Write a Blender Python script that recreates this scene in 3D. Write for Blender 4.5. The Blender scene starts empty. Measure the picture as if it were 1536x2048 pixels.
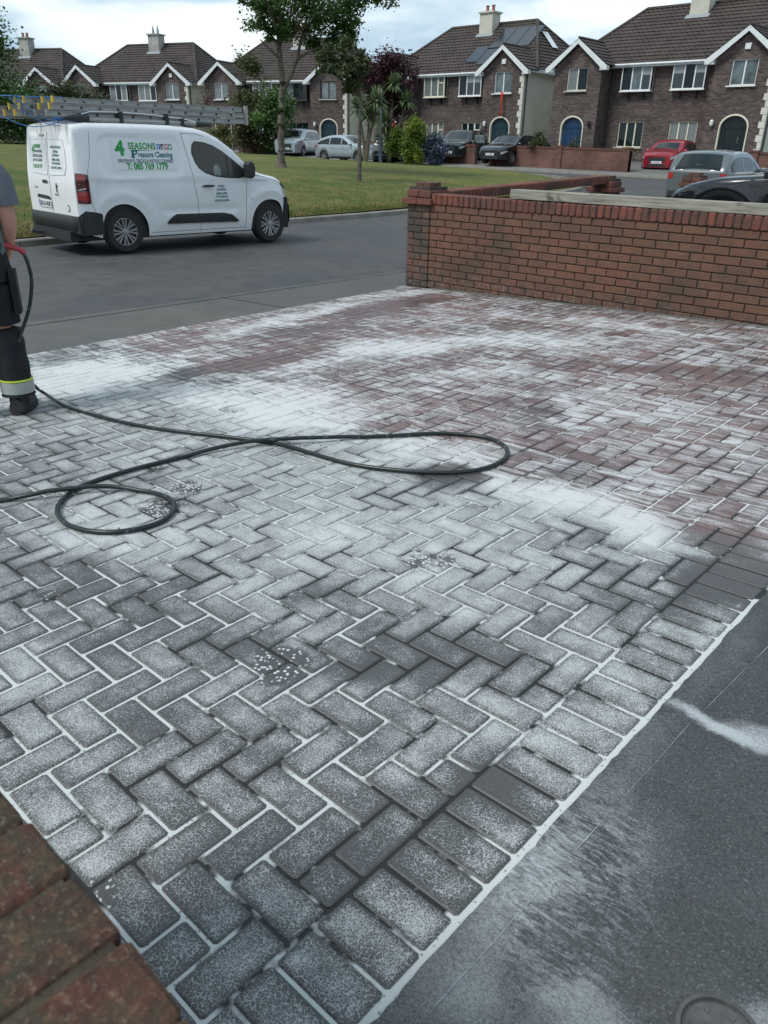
import bpy, bmesh, math, random
from mathutils import Vector, Matrix, noise
R = math.radians
rnd = random.Random(7)
scene = bpy.context.scene

# ------------------------------------------------------------------ camera, sky, sun, exposure
CAM = (0.57125574, -1.70592254, 1.35044364)
YAW, PITCH, ROLL, FPX = 2.31090370, 0.442653319, 0.020943951, 1540.0
cam_data = bpy.data.cameras.new('camera')
cam = bpy.data.objects.new('camera', cam_data)
scene.collection.objects.link(cam)
scene.camera = cam
_f = Vector((math.cos(YAW)*math.cos(PITCH), math.sin(YAW)*math.cos(PITCH), -math.sin(PITCH)))
_r = Vector((math.sin(YAW), -math.cos(YAW), 0)); _u = _r.cross(_f)
_r2 = _r*math.cos(ROLL)+_u*math.sin(ROLL); _u2 = -_r*math.sin(ROLL)+_u*math.cos(ROLL)
M = Matrix.Identity(4)
for i in range(3):
    M[i][0] = _r2[i]; M[i][1] = _u2[i]; M[i][2] = -_f[i]; M[i][3] = CAM[i]
cam.matrix_world = M
cam_data.sensor_fit = 'VERTICAL'; cam_data.sensor_height = 24.0
cam_data.lens = 24.0*FPX/2048.0
cam_data.clip_end = 2000; cam_data.clip_start = 0.02
cam_data.dof.use_dof = True; cam_data.dof.focus_distance = 5.0; cam_data.dof.aperture_fstop = 7.0
scene.render.resolution_x = 768; scene.render.resolution_y = 1024

scene.view_settings.view_transform = 'Standard'; scene.view_settings.look = 'None'
scene.view_settings.exposure = 0.82; scene.view_settings.gamma = 1.0
scene.view_settings.use_curve_mapping = False

SUN_EL, SUN_AZ = R(52), R(250)     # azimuth measured from +X, counter clockwise
world = bpy.data.worlds.new('World'); scene.world = world; world.use_nodes = True
wt = world.node_tree; wt.nodes.clear()
def wn(t, **k):
    n = wt.nodes.new(t)
    for a, b in k.items(): setattr(n, a, b)
    return n
sky = wn('ShaderNodeTexSky', sky_type='NISHITA', sun_disc=False)
sky.sun_elevation = SUN_EL; sky.sun_rotation = R(90)-SUN_AZ
sky.air_density = 1.0; sky.dust_density = 2.0
bg1 = wn('ShaderNodeBackground'); bg1.inputs[1].default_value = 0.09
wt.links.new(sky.outputs[0], bg1.inputs[0])
tc = wn('ShaderNodeTexCoord')
mp = wn('ShaderNodeMapping'); mp.inputs['Scale'].default_value = (1.0, 1.0, 3.4); mp.inputs['Location'].default_value = (0.35, 0.1, 0.4)
wt.links.new(tc.outputs['Generated'], mp.inputs[0])
n1 = wn('ShaderNodeTexNoise'); n1.inputs['Scale'].default_value = 3.1; n1.inputs['Detail'].default_value = 7; n1.inputs['Roughness'].default_value = 0.5; n1.inputs['Distortion'].default_value = 0.35
wt.links.new(mp.outputs[0], n1.inputs['Vector'])
cr = wn('ShaderNodeValToRGB'); e = cr.color_ramp.elements
e[0].position = 0.36; e[0].color = (0.135, 0.225, 0.325, 1)
e[1].position = 0.62; e[1].color = (0.60, 0.66, 0.68, 1)
m_ = cr.color_ramp.elements.new(0.49); m_.color = (0.32, 0.42, 0.50, 1)
wt.links.new(n1.outputs[0], cr.inputs[0])
bg2 = wn('ShaderNodeBackground'); bg2.inputs[1].default_value = 1.0
wt.links.new(cr.outputs[0], bg2.inputs[0])
mix = wn('ShaderNodeMixShader'); mix.inputs[0].default_value = 0.9
wt.links.new(bg1.outputs[0], mix.inputs[1]); wt.links.new(bg2.outputs[0], mix.inputs[2])
wo = wn('ShaderNodeOutputWorld'); wt.links.new(mix.outputs[0], wo.inputs[0])

sd = bpy.data.lights.new('sun', 'SUN'); sd.energy = 1.5; sd.angle = R(18); sd.color = (1.0, 0.96, 0.9)
sun = bpy.data.objects.new('sun', sd); scene.collection.objects.link(sun)
sv = Vector((math.cos(SUN_AZ)*math.cos(SUN_EL), math.sin(SUN_AZ)*math.cos(SUN_EL), math.sin(SUN_EL)))
sun.rotation_euler = sv.to_track_quat('Z', 'Y').to_euler()

# ------------------------------------------------------------------ node helpers
class NG:
    def __init__(s, name):
        s.m = bpy.data.materials.new(name); s.m.use_nodes = True
        s.t = s.m.node_tree; s.t.nodes.clear()
        s.out = s.t.nodes.new('ShaderNodeOutputMaterial')
        s.b = s.t.nodes.new('ShaderNodeBsdfPrincipled')
        s.t.links.new(s.b.outputs[0], s.out.inputs[0])
    def n(s, ty, ins=None, **k):
        x = s.t.nodes.new(ty)
        for a, b in k.items(): setattr(x, a, b)
        if ins:
            for a, b in ins.items():
                if hasattr(b, 'is_output') or isinstance(b, bpy.types.NodeSocket): s.t.links.new(b, x.inputs[a])
                else: x.inputs[a].default_value = b
        return x
    def set(s, a, b):
        if isinstance(b, bpy.types.NodeSocket): s.t.links.new(b, s.b.inputs[a])
        else:
            if a == 'Base Color' and len(b) == 3: b = (*b, 1)
            s.b.inputs[a].default_value = b
    def math(s, op, a, b=0.0, clamp=False):
        x = s.n('ShaderNodeMath', {0: a, 1: b}, operation=op); x.use_clamp = clamp; return x.outputs[0]
    def noise(s, vec, scale, detail=4, rough=0.55, dist=0.0):
        return s.n('ShaderNodeTexNoise', {'Vector': vec, 'Scale': scale, 'Detail': detail, 'Roughness': rough, 'Distortion': dist}).outputs[0]
    def maprange(s, v, a, b, c=0.0, d=1.0, smooth=False):
        x = s.n('ShaderNodeMapRange', {0: v, 1: a, 2: b, 3: c, 4: d})
        if smooth: x.interpolation_type = 'SMOOTHSTEP'
        return x.outputs[0]
    def mix(s, f, a, b):
        x = s.n('ShaderNodeMix', data_type='RGBA')
        for i, v in ((0, f), (6, a), (7, b)):
            if isinstance(v, bpy.types.NodeSocket): s.t.links.new(v, x.inputs[i])
            else:
                if i and len(v) == 3: v = (*v, 1)
                x.inputs[i].default_value = v
        return x.outputs[2]
    def bump(s, h, strength=0.3, dist=0.01):
        x = s.n('ShaderNodeBump', {'Height': h, 'Strength': strength, 'Distance': dist}); s.t.links.new(x.outputs[0], s.b.inputs['Normal']); return x
    def pos(s): return s.n('ShaderNodeNewGeometry').outputs['Position']
    def obj(s): return s.n('ShaderNodeTexCoord').outputs['Object']
    def rand(s): return s.n('ShaderNodeObjectInfo').outputs['Random']

def simple(name, col, rough=0.6, metal=0.0, var=0.12, scale=6.0, bump=0.0, bscale=60.0, coat=0.0, spec=0.5, space='obj'):
    g = NG(name); v = g.obj() if space == 'obj' else g.pos()
    n = g.noise(v, scale, 5)
    f = g.maprange(n, 0.3, 0.7)
    g.set('Base Color', g.mix(f, tuple(c*(1-var) for c in col), tuple(min(1, c*(1+var)) for c in col)))
    g.set('Roughness', g.maprange(n, 0.3, 0.7, rough*0.9, min(1, rough*1.1)))
    g.set('Metallic', metal); g.set('Coat Weight', coat); g.set('Specular IOR Level', spec)
    if bump: g.bump(g.noise(v, bscale, 4), bump, 0.01)
    return g.m

MT = {}
MT['white_paint'] = simple('white_car_paint', (0.74, 0.76, 0.77), 0.35, var=0.03, scale=2, coat=0.6)
MT['black_plastic'] = simple('black_plastic', (0.018, 0.02, 0.022), 0.5, var=0.2, scale=8)
MT['rubber'] = simple('tyre_rubber', (0.02, 0.02, 0.021), 0.8, bump=0.2, bscale=200)
MT['alloy'] = simple('alloy_silver', (0.42, 0.43, 0.44), 0.35, metal=0.8, var=0.05)
MT['glass'] = simple('dark_glass', (0.008, 0.014, 0.015), 0.04, var=0.3, scale=3, spec=0.5)
MT['glass_light'] = simple('pale_glass', (0.10, 0.13, 0.14), 0.05, var=0.5, scale=2.5, spec=0.9)
MT['alu'] = simple('ladder_aluminium', (0.34, 0.34, 0.33), 0.5, metal=0.45, var=0.15, scale=12)
MT['chrome'] = simple('bright_metal', (0.6, 0.61, 0.62), 0.2, metal=1.0, var=0.05)
MT['red_lamp'] = simple('red_lamp', (0.35, 0.012, 0.015), 0.15, var=0.3, scale=20, coat=0.8)
MT['dark_red_lamp'] = simple('dark_red_lamp', (0.07, 0.008, 0.01), 0.15, var=0.3, scale=20, coat=0.8)
MT['clear_lamp'] = simple('clear_lamp', (0.45, 0.48, 0.5), 0.12, var=0.25, scale=30, coat=0.8)
MT['yellow'] = simple('yellow_plastic', (0.55, 0.40, 0.05), 0.5)
MT['blue_rope'] = simple('blue_rope', (0.03, 0.16, 0.42), 0.7)
MT['seam'] = simple('dark_seam', (0.03, 0.03, 0.032), 0.7)
MT['sign_white'] = simple('sign_vinyl', (0.72, 0.74, 0.76), 0.4, var=0.02)
MT['green_ink'] = simple('green_print', (0.01, 0.27, 0.05), 0.5, var=0.05)
MT['teal_ink'] = simple('teal_print', (0.01, 0.13, 0.12), 0.5, var=0.05)
MT['grey_ink'] = simple('grey_print', (0.06, 0.09, 0.09), 0.5, var=0.05)
MT['blue_ink'] = simple('blue_print', (0.03, 0.12, 0.45), 0.5, var=0.05)
MT['pink_ink'] = simple('pink_print', (0.5, 0.08, 0.2), 0.5, var=0.3, scale=30)
MT['black_ink'] = simple('black_print', (0.01, 0.01, 0.012), 0.5)
MT['white_upvc'] = simple('white_window_frame', (0.72, 0.74, 0.74), 0.4, var=0.06, scale=3)
MT['cream_upvc'] = simple('cream_window_frame', (0.68, 0.66, 0.52), 0.45, var=0.06, scale=3)
MT['dark_upvc'] = simple('dark_window_frame', (0.03, 0.035, 0.04), 0.4)
MT['white_board'] = simple('white_fascia_board', (0.66, 0.70, 0.71), 0.5, var=0.1, scale=2.5)
MT['cream_render'] = simple('cream_render', (0.50, 0.49, 0.42), 0.9, var=0.12, scale=1.1, bump=0.2, bscale=40)
MT['grey_render'] = simple('stained_grey_render', (0.33, 0.33, 0.31), 0.9, var=0.3, scale=2.0, bump=0.2, bscale=40)
MT['downpipe'] = simple('brown_downpipe', (0.05, 0.04, 0.04), 0.5)
MT['terracotta'] = simple('terracotta_pot', (0.30, 0.13, 0.09), 0.8)
MT['stone_sill'] = simple('stone_sill', (0.45, 0.45, 0.42), 0.8)
MT['quoin'] = simple('cream_quoin', (0.56, 0.56, 0.50), 0.85, var=0.12)
MT['solar'] = simple('solar_glass', (0.02, 0.025, 0.035), 0.15, var=0.2, spec=0.8)
MT['lead'] = simple('lead_flashing', (0.25, 0.28, 0.30), 0.6)
MT['skin'] = simple('skin', (0.42, 0.22, 0.16), 0.55, var=0.12, scale=10)
MT['grey_shirt'] = simple('grey_cotton', (0.10, 0.12, 0.14), 0.9, var=0.12, scale=12, bump=0.3, bscale=30)
MT['navy_trousers'] = simple('navy_work_trousers', (0.005, 0.006, 0.010), 0.85, var=0.25, scale=8, bump=0.8, bscale=9)
MT['hi_vis'] = simple('lime_piping', (0.5, 0.65, 0.05), 0.6)
MT['reflective'] = simple('grey_reflective_band', (0.33, 0.35, 0.33), 0.5)
MT['boot'] = simple('dark_boot_leather', (0.018, 0.019, 0.022), 0.5, var=0.3, scale=20, bump=0.2, bscale=40)
MT['hair'] = simple('dark_hair', (0.04, 0.025, 0.018), 0.7, bump=0.5, bscale=90)
MT['red_hose'] = simple('red_hose', (0.34, 0.03, 0.04), 0.4)
MT['hose'] = None
MT['bark'] = simple('grey_bark', (0.10, 0.088, 0.07), 0.95, var=0.55, scale=9, bump=0.6, bscale=25)
MT['twig'] = simple('brown_twig', (0.10, 0.08, 0.06), 0.95, var=0.3)
MT['palm_trunk'] = simple('palm_trunk', (0.12, 0.10, 0.07), 0.95, var=0.3, bump=0.5, bscale=20)
MT['concrete_kerb'] = simple('concrete_kerb', (0.22, 0.21, 0.18), 0.9, var=0.25, scale=3, bump=0.4, bscale=50, space='pos')
MT['steel_post'] = simple('grey_painted_steel', (0.10, 0.13, 0.155), 0.45, var=0.1)
MT['iron'] = simple('cast_iron', (0.09, 0.09, 0.085), 0.55, metal=0.3, var=0.3, scale=30, bump=0.3, bscale=80)
MT['red_cloth'] = simple('red_cloth', (0.55, 0.05, 0.03), 0.9)
MT['navy_door'] = simple('navy_door', (0.008, 0.035, 0.09), 0.4)
MT['teal_door'] = simple('dark_teal_door', (0.01, 0.035, 0.05), 0.4)
MT['red_door'] = simple('red_door', (0.28, 0.015, 0.02), 0.4)
MT['black_door'] = simple('black_door', (0.006, 0.012, 0.016), 0.35)
MT['gold'] = simple('brass', (0.45, 0.32, 0.08), 0.35, metal=0.8)
MT['lamp_white'] = simple('white_lamp_shade', (0.7, 0.7, 0.68), 0.5)

def paint(name, col, rough=0.3, metal=0.5):
    return simple(name, col, rough, metal=metal, var=0.04, scale=2, coat=0.8)
MT['silver_paint'] = paint('silver_car_paint', (0.36, 0.42, 0.45))
MT['black_paint'] = paint('black_car_paint', (0.012, 0.014, 0.018), 0.2)
MT['red_paint'] = paint('red_car_paint', (0.30, 0.012, 0.025), 0.3, 0.3)
MT['grey_paint'] = paint('grey_car_paint', (0.13, 0.15, 0.155), 0.3)
MT['dark_paint'] = paint('dark_green_grey_car_paint', (0.025, 0.032, 0.035), 0.25)
MT['teal_paint'] = paint('pale_teal_car_paint', (0.10, 0.20, 0.20), 0.3)

def foliage(name, a, b, c=None):
    g = NG(name)
    col = g.n('ShaderNodeAttribute', attribute_name='leafcol').outputs['Fac']
    m = g.mix(col, a, b)
    g.set('Base Color', m); g.set('Roughness', 0.6)
    g.set('Subsurface Weight', 0.0)
    t = g.n('ShaderNodeBsdfTranslucent', {'Color': m})
    mx = g.n('ShaderNodeMixShader', {0: 0.25, 1: g.b.outputs[0], 2: t.outputs[0]})
    g.t.links.new(mx.outputs[0], g.out.inputs[0])
    return g.m
MT['leaf_dark'] = foliage('dark_green_leaves', (0.022, 0.065, 0.018), (0.12, 0.23, 0.055))
MT['leaf_brown'] = foliage('brownish_green_leaves', (0.025, 0.050, 0.020), (0.11, 0.13, 0.045))
MT['leaf_maroon'] = foliage('maroon_leaves', (0.022, 0.010, 0.016), (0.085, 0.026, 0.038))
MT['leaf_olive'] = foliage('olive_leaves', (0.05, 0.065, 0.025), (0.16, 0.17, 0.06))
MT['leaf_lime'] = foliage('lime_green_leaves', (0.07, 0.15, 0.02), (0.32, 0.38, 0.05))
MT['leaf_palm'] = foliage('palm_leaves', (0.05, 0.09, 0.04), (0.20, 0.26, 0.12))
MT['leaf_blue'] = foliage('blue_hydrangea_heads', (0.03, 0.07, 0.05), (0.20, 0.22, 0.36))
MT['leaf_bush'] = foliage('dull_green_leaves', (0.03, 0.042, 0.022), (0.10, 0.115, 0.05))

# house brick (object space: x+y across, z up)
def brick_mat(name, c1, c2, mortar, bw=0.225, bh=0.075, var=0.5):
    g = NG(name); o = g.obj()
    sx = g.n('ShaderNodeSeparateXYZ', {0: o})
    u = g.math('ADD', sx.outputs[0], sx.outputs[1])
    v = g.n('ShaderNodeCombineXYZ', {0: u, 1: sx.outputs[2], 2: 0.0}).outputs[0]
    bt = g.n('ShaderNodeTexBrick', {'Vector': v, 'Color1': (*c1, 1), 'Color2': (*c2, 1), 'Mortar': (*mortar, 1), 'Scale': 1.0,
        'Mortar Size': 0.008, 'Mortar Smooth': 0.2, 'Bias': -0.2, 'Brick Width': bw, 'Row Height': bh})
    n = g.noise(o, 0.9, 5); n2 = g.noise(o, 9.0, 3)
    f = g.maprange(g.math('ADD', n, g.math('MULTIPLY', n2, 0.4)), 0.5, 0.95, 1.0-var*0.6, 1.0+var*0.5)
    mul = g.n('ShaderNodeVectorMath', {0: bt.outputs[0], 3: f}, operation='SCALE')
    g.set('Base Color', mul.outputs[0]); g.set('Roughness', 0.9)
    g.bump(bt.outputs[1], -0.6, 0.008)
    return g.m
MT['house_brick'] = brick_mat('brown_house_brick', (0.055, 0.038, 0.035), (0.150, 0.115, 0.105), (0.105, 0.095, 0.088))
MT['garden_brick'] = brick_mat('red_garden_brick', (0.17, 0.075, 0.055), (0.11, 0.055, 0.045), (0.085, 0.07, 0.062), var=0.7)

# roof tiles: geometry gives the courses, this adds the rolls of the single tiles
g = NG('brown_roof_tile'); o = g.obj()
sx = g.n('ShaderNodeSeparateXYZ', {0: o})
u = g.math('MULTIPLY', g.math('ADD', sx.outputs[0], sx.outputs[1]), 2*math.pi/0.30)
w = g.math('SINE', u)
n = g.noise(o, 1.3, 5); n2 = g.noise(o, 14, 4)
c = g.mix(g.maprange(n, 0.35, 0.65), (0.042, 0.031, 0.029), (0.070, 0.055, 0.050))
c = g.mix(g.maprange(n2, 0.45, 0.75, 0, 0.45), c, (0.045, 0.05, 0.035))
g.set('Base Color', c); g.set('Roughness', 0.85); g.bump(w, 0.7, 0.03)
MT['roof_tile'] = g.m

# brick pieces of the neighbour's wall (world position drives grime, object random drives tint)
def piece_brick(name, a, b, dark):
    g = NG(name); p = g.pos(); r = g.rand()
    at = g.n('ShaderNodeAttribute', attribute_name='tint').outputs['Fac']
    rr = g.math('FRACT', g.math('ADD', r, at))
    base = g.mix(rr, a, b)
    n = g.noise(p, 5.0, 6, 0.65); n2 = g.noise(p, 26.0, 6, 0.75)
    n0 = g.noise(p, 1.3, 4)
    base = g.mix(g.maprange(n, 0.38, 0.66, 0.0, 0.80), base, dark)
    base = g.mix(g.maprange(n2, 0.52, 0.68, 0.0, 0.7), base, tuple(x*0.6 for x in dark))
    base = g.mix(g.maprange(n0, 0.50, 0.68, 0.0, 0.5), base, (0.035, 0.035, 0.025))
    sp = g.noise(p, 240.0, 2)
    zz = g.n('ShaderNodeSeparateXYZ', {0: p}).outputs[2]
    foot = g.math('MULTIPLY', g.maprange(zz, -0.02, 0.16, 1.0, 0.0), g.maprange(g.noise(p, 11.0, 5, 0.7), 0.46, 0.62, 0.0, 0.7))
    base = g.mix(foot, base, (0.045, 0.040, 0.038))
    base = g.mix(g.math('MULTIPLY', g.maprange(zz, -0.05, 0.10, 1.0, 0.0), g.maprange(g.noise(p, 30.0, 4, 0.8), 0.58, 0.66, 0.0, 0.8)), base, (0.42, 0.42, 0.40))
    base = g.mix(g.maprange(sp, 0.64, 0.74, 0.0, 0.35), base, (0.30, 0.28, 0.24))
    g.set('Base Color', base); g.set('Roughness', 0.85)
    g.bump(g.math('ADD', n2, g.math('MULTIPLY', sp, 0.5)), 0.7, 0.006)
    return g.m
MT['wall_brick'] = piece_brick('red_wall_brick', (0.170, 0.076, 0.046), (0.140, 0.062, 0.040), (0.090, 0.055, 0.036))
MT['cope_brick'] = piece_brick('dark_red_coping_brick', (0.22, 0.060, 0.040), (0.13, 0.045, 0.036), (0.055, 0.04, 0.03))
MT['pillar_brick'] = piece_brick('dark_pillar_brick', (0.16, 0.075, 0.05), (0.07, 0.048, 0.04), (0.04, 0.04, 0.032))
MT['near_brick'] = piece_brick('brown_mossy_brick', (0.105, 0.046, 0.027), (0.075, 0.040, 0.025), (0.045, 0.034, 0.020))
g = NG('brown_mossy_brick_top'); p = g.pos(); rr_ = g.rand()
n = g.noise(p, 14.0, 6, 0.7, 0.8); n2 = g.noise(p, 75.0, 6, 0.85); n3 = g.noise(p, 170.0, 3, 0.85)
c = g.mix(rr_, (0.120, 0.040, 0.024), (0.080, 0.034, 0.022))
c = g.mix(g.maprange(n, 0.42, 0.58), c, (0.060, 0.050, 0.028)); c = g.mix(g.maprange(n2, 0.52, 0.66, 0, 0.8), c, (0.20, 0.105, 0.055)); c = g.mix(g.maprange(n2, 0.48, 0.36, 0, 0.7), c, (0.018, 0.014, 0.010)); c = g.mix(g.maprange(n3, 0.56, 0.66, 0, 0.7), c, (0.26, 0.20, 0.14))
g.set('Base Color', c); g.set('Roughness', 0.9); g.bump(g.math('ADD', n2, g.math('MULTIPLY', n3, .5)), 1.0, 0.008)
MT['near_brick'] = g.m
MT['near_mortar'] = simple('brown_mossy_mortar', (0.050, 0.042, 0.026), 0.95, var=0.6, scale=30, bump=0.8, bscale=90, space='pos')
MT['mortar'] = simple('dark_mortar', (0.050, 0.041, 0.031), 0.95, var=0.4, scale=8, bump=0.5, bscale=80, space='pos')

# weathered timber
g = NG('weathered_timber'); o = g.obj()
mpn = g.n('ShaderNodeMapping', {'Vector': o, 'Scale': (1.2, 30, 22)})
n = g.noise(mpn.outputs[0], 2.0, 6, 0.6, 0.6)
kn = g.noise(o, 5.0, 2)
c = g.mix(g.maprange(n, 0.3, 0.7), (0.12, 0.115, 0.09), (0.36, 0.35, 0.30))
c = g.mix(g.maprange(kn, 0.62, 0.72), c, (0.07, 0.065, 0.05))
g.set('Base Color', c); g.set('Roughness', 0.9); g.bump(n, 0.5, 0.005)
MT['timber'] = g.m

# asphalt
def asphalt(name, a, b, patch=0.5, line_scale=400):
    g = NG(name); p = g.pos()
    n = g.noise(p, 0.55, 6, 0.6, 0.5); f = g.noise(p, 90.0, 3, 0.7); s = g.noise(p, 3.5, 6, 0.6)
    c = g.mix(g.maprange(n, 0.38, 0.62), a, b)
    c = g.mix(g.maprange(s, 0.46, 0.62, 0, patch), c, tuple(x*0.62 for x in a))
    c = g.mix(g.maprange(f, 0.57, 0.7, 0, 0.7), c, (0.17, 0.17, 0.165))
    g.set('Base Color', c); g.set('Roughness', g.maprange(n, 0.3, 0.7, 0.55, 0.9)); g.bump(f, 0.5, 0.006)
    return g.m
MT['road'] = asphalt('road_asphalt', (0.044, 0.045, 0.047), (0.068, 0.067, 0.065))
MT['path'] = asphalt('footpath_concrete', (0.066, 0.066, 0.062), (0.094, 0.090, 0.080), 0.3)
MT['side_path'] = asphalt('far_footpath_concrete', (0.15, 0.15, 0.145), (0.19, 0.185, 0.175), 0.3)
MT['lot'] = asphalt('front_yard_concrete', (0.12, 0.12, 0.115), (0.16, 0.155, 0.145), 0.3)

# lawn
g = NG('mown_grass'); p = g.pos()
n = g.noise(p, 0.28, 6, 0.6, 0.4); n2 = g.noise(p, 1.6, 6, 0.65); n3 = g.noise(p, 45.0, 3, 0.8)
c = g.mix(g.maprange(n, 0.36, 0.62), (0.062, 0.105, 0.010), (0.135, 0.155, 0.022))
c = g.mix(g.maprange(n2, 0.46, 0.62, 0, 0.8), c, (0.21, 0.17, 0.055))
sp = g.n('ShaderNodeSeparateXYZ', {0: p})
ed = g.maprange(g.math('ADD', sp.outputs[0], g.math('MULTIPLY', n2, 1.6)), -14.2, -12.2, 0.0, 0.85)
c = g.mix(ed, c, (0.23, 0.17, 0.075))
c = g.mix(g.maprange(n3, 0.4, 0.65, 0, 0.5), c, (0.045, 0.070, 0.010))
g.set('Base Color', c); g.set('Roughness', 0.95); g.bump(n3, 0.9, 0.05)
MT['grass'] = g.m

# ------------------------------------------------------------------ foam over the paving (stains with their own shape, laid out in metres)
# (x, y, radius along, radius across, angle deg, amount)
BLOBS = [(-4.60, 0.75, 0.95, 0.55, 80, 0.48), (-3.07, 1.25, 0.75, 0.42, 20, 0.48), (-2.45, 1.05, 0.6, 0.35, 0, 0.22), (-4.1, 2.2, .9, .3, 95, -0.30),
 (-1.72, 1.22, 0.33, 0.25, 10, 0.40), (-0.62, 1.05, 0.42, 0.17, -15, 0.46), (-1.1, 1.05, 0.4, 0.2, -10, 0.22), (-3.2, 3.3, 1.35, 0.35, 48, 0.42), (-3.6, 2.35, 1.1, 0.30, 70, 0.30), (-5.2, 3.3, 1.2, 0.24, 97, 0.42),
 (-5.35, 4.9, 0.7, 0.16, 60, 0.4), (-2.7, 4.7, 1.1, 0.20, 5, 0.38), (-1.40, 0.30, 0.7, 0.55, 20, 0.10), (-2.15, -0.45, 0.35, 0.22, 30, 0.22),
 (-4.85, 4.3, 0.9, 0.26, 88, -0.55), (-4.05, 1.62, 0.75, 0.24, 75, -0.55), (-4.6, 2.7, 0.7, 0.16, 80, -0.35), (-1.75, 3.35, 0.75, 0.16, 30, -0.50), (-1.9, 2.2, 0.35, 0.14, 10, -0.4), (-0.5, 3.6, 1.0, 0.5, 10, -0.22),
 (-1.36, 0.99, 0.20, 0.17, 0, -0.80), (-0.22, 1.0, 0.26, 0.30, 0, -0.42), (-0.5, 0.85, 0.35, 0.10, 60, -0.1), (-1.75, -0.72, 0.75, 0.24, 10, -0.16), (-0.55, -0.85, 0.5, 0.35, 30, -0.08), (-0.07, -0.62, 0.09, 0.07, 0, -0.3),
 (-0.75, -0.25, 0.55, 0.16, 45, -0.22), (-0.35, 0.35, 0.3, 0.25, 60, -0.12), (-1.2, -0.18, 0.18, 0.10, 20, -0.15), (-1.5, 2.5, 0.9, 0.3, 15, 0.22), (-2.3, 2.9, 0.9, .25, 50, 0.28), (-0.15, 0.9, 0.10, 0.5, 0, -0.3)]
def blob_at(x, y):
    n1 = noise.noise_vector(Vector((x*2.1, y*2.1, 3.0)))*0.20+noise.noise_vector(Vector((x*6, y*6, 8.0)))*0.07
    x += n1.x; y += n1.y; t = 0.0
    for (bx, by, a, b, ang, amt) in BLOBS:
        c, s_ = math.cos(R(ang)), math.sin(R(ang)); dx, dy = x-bx, y-by
        d = math.hypot((dx*c+dy*s_)/a, (-dx*s_+dy*c)/b)
        if d < 1.35:
            k = min(1.0, max(0.0, (1.35-d)/1.0)); t += amt*k*k*(3-2*k)
    return t
def blob_sum(g, p, base):
    return g.math('ADD', g.n('ShaderNodeAttribute', attribute_name='stain').outputs['Fac'], base)
def warped(g, scale=2.2, amt=0.5):
    p = g.pos()
    wn_ = g.n('ShaderNodeTexNoise', {'Vector': p, 'Scale': scale, 'Detail': 6, 'Roughness': 0.62})
    v = g.n('ShaderNodeVectorMath', {0: wn_.outputs['Color'], 1: (0.5, 0.5, 0.5)}, operation='SUBTRACT').outputs[0]
    v = g.n('ShaderNodeVectorMath', {0: v, 3: amt}, operation='SCALE').outputs[0]
    return p, g.n('ShaderNodeVectorMath', {0: p, 1: v}, operation='ADD').outputs[0]

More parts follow.
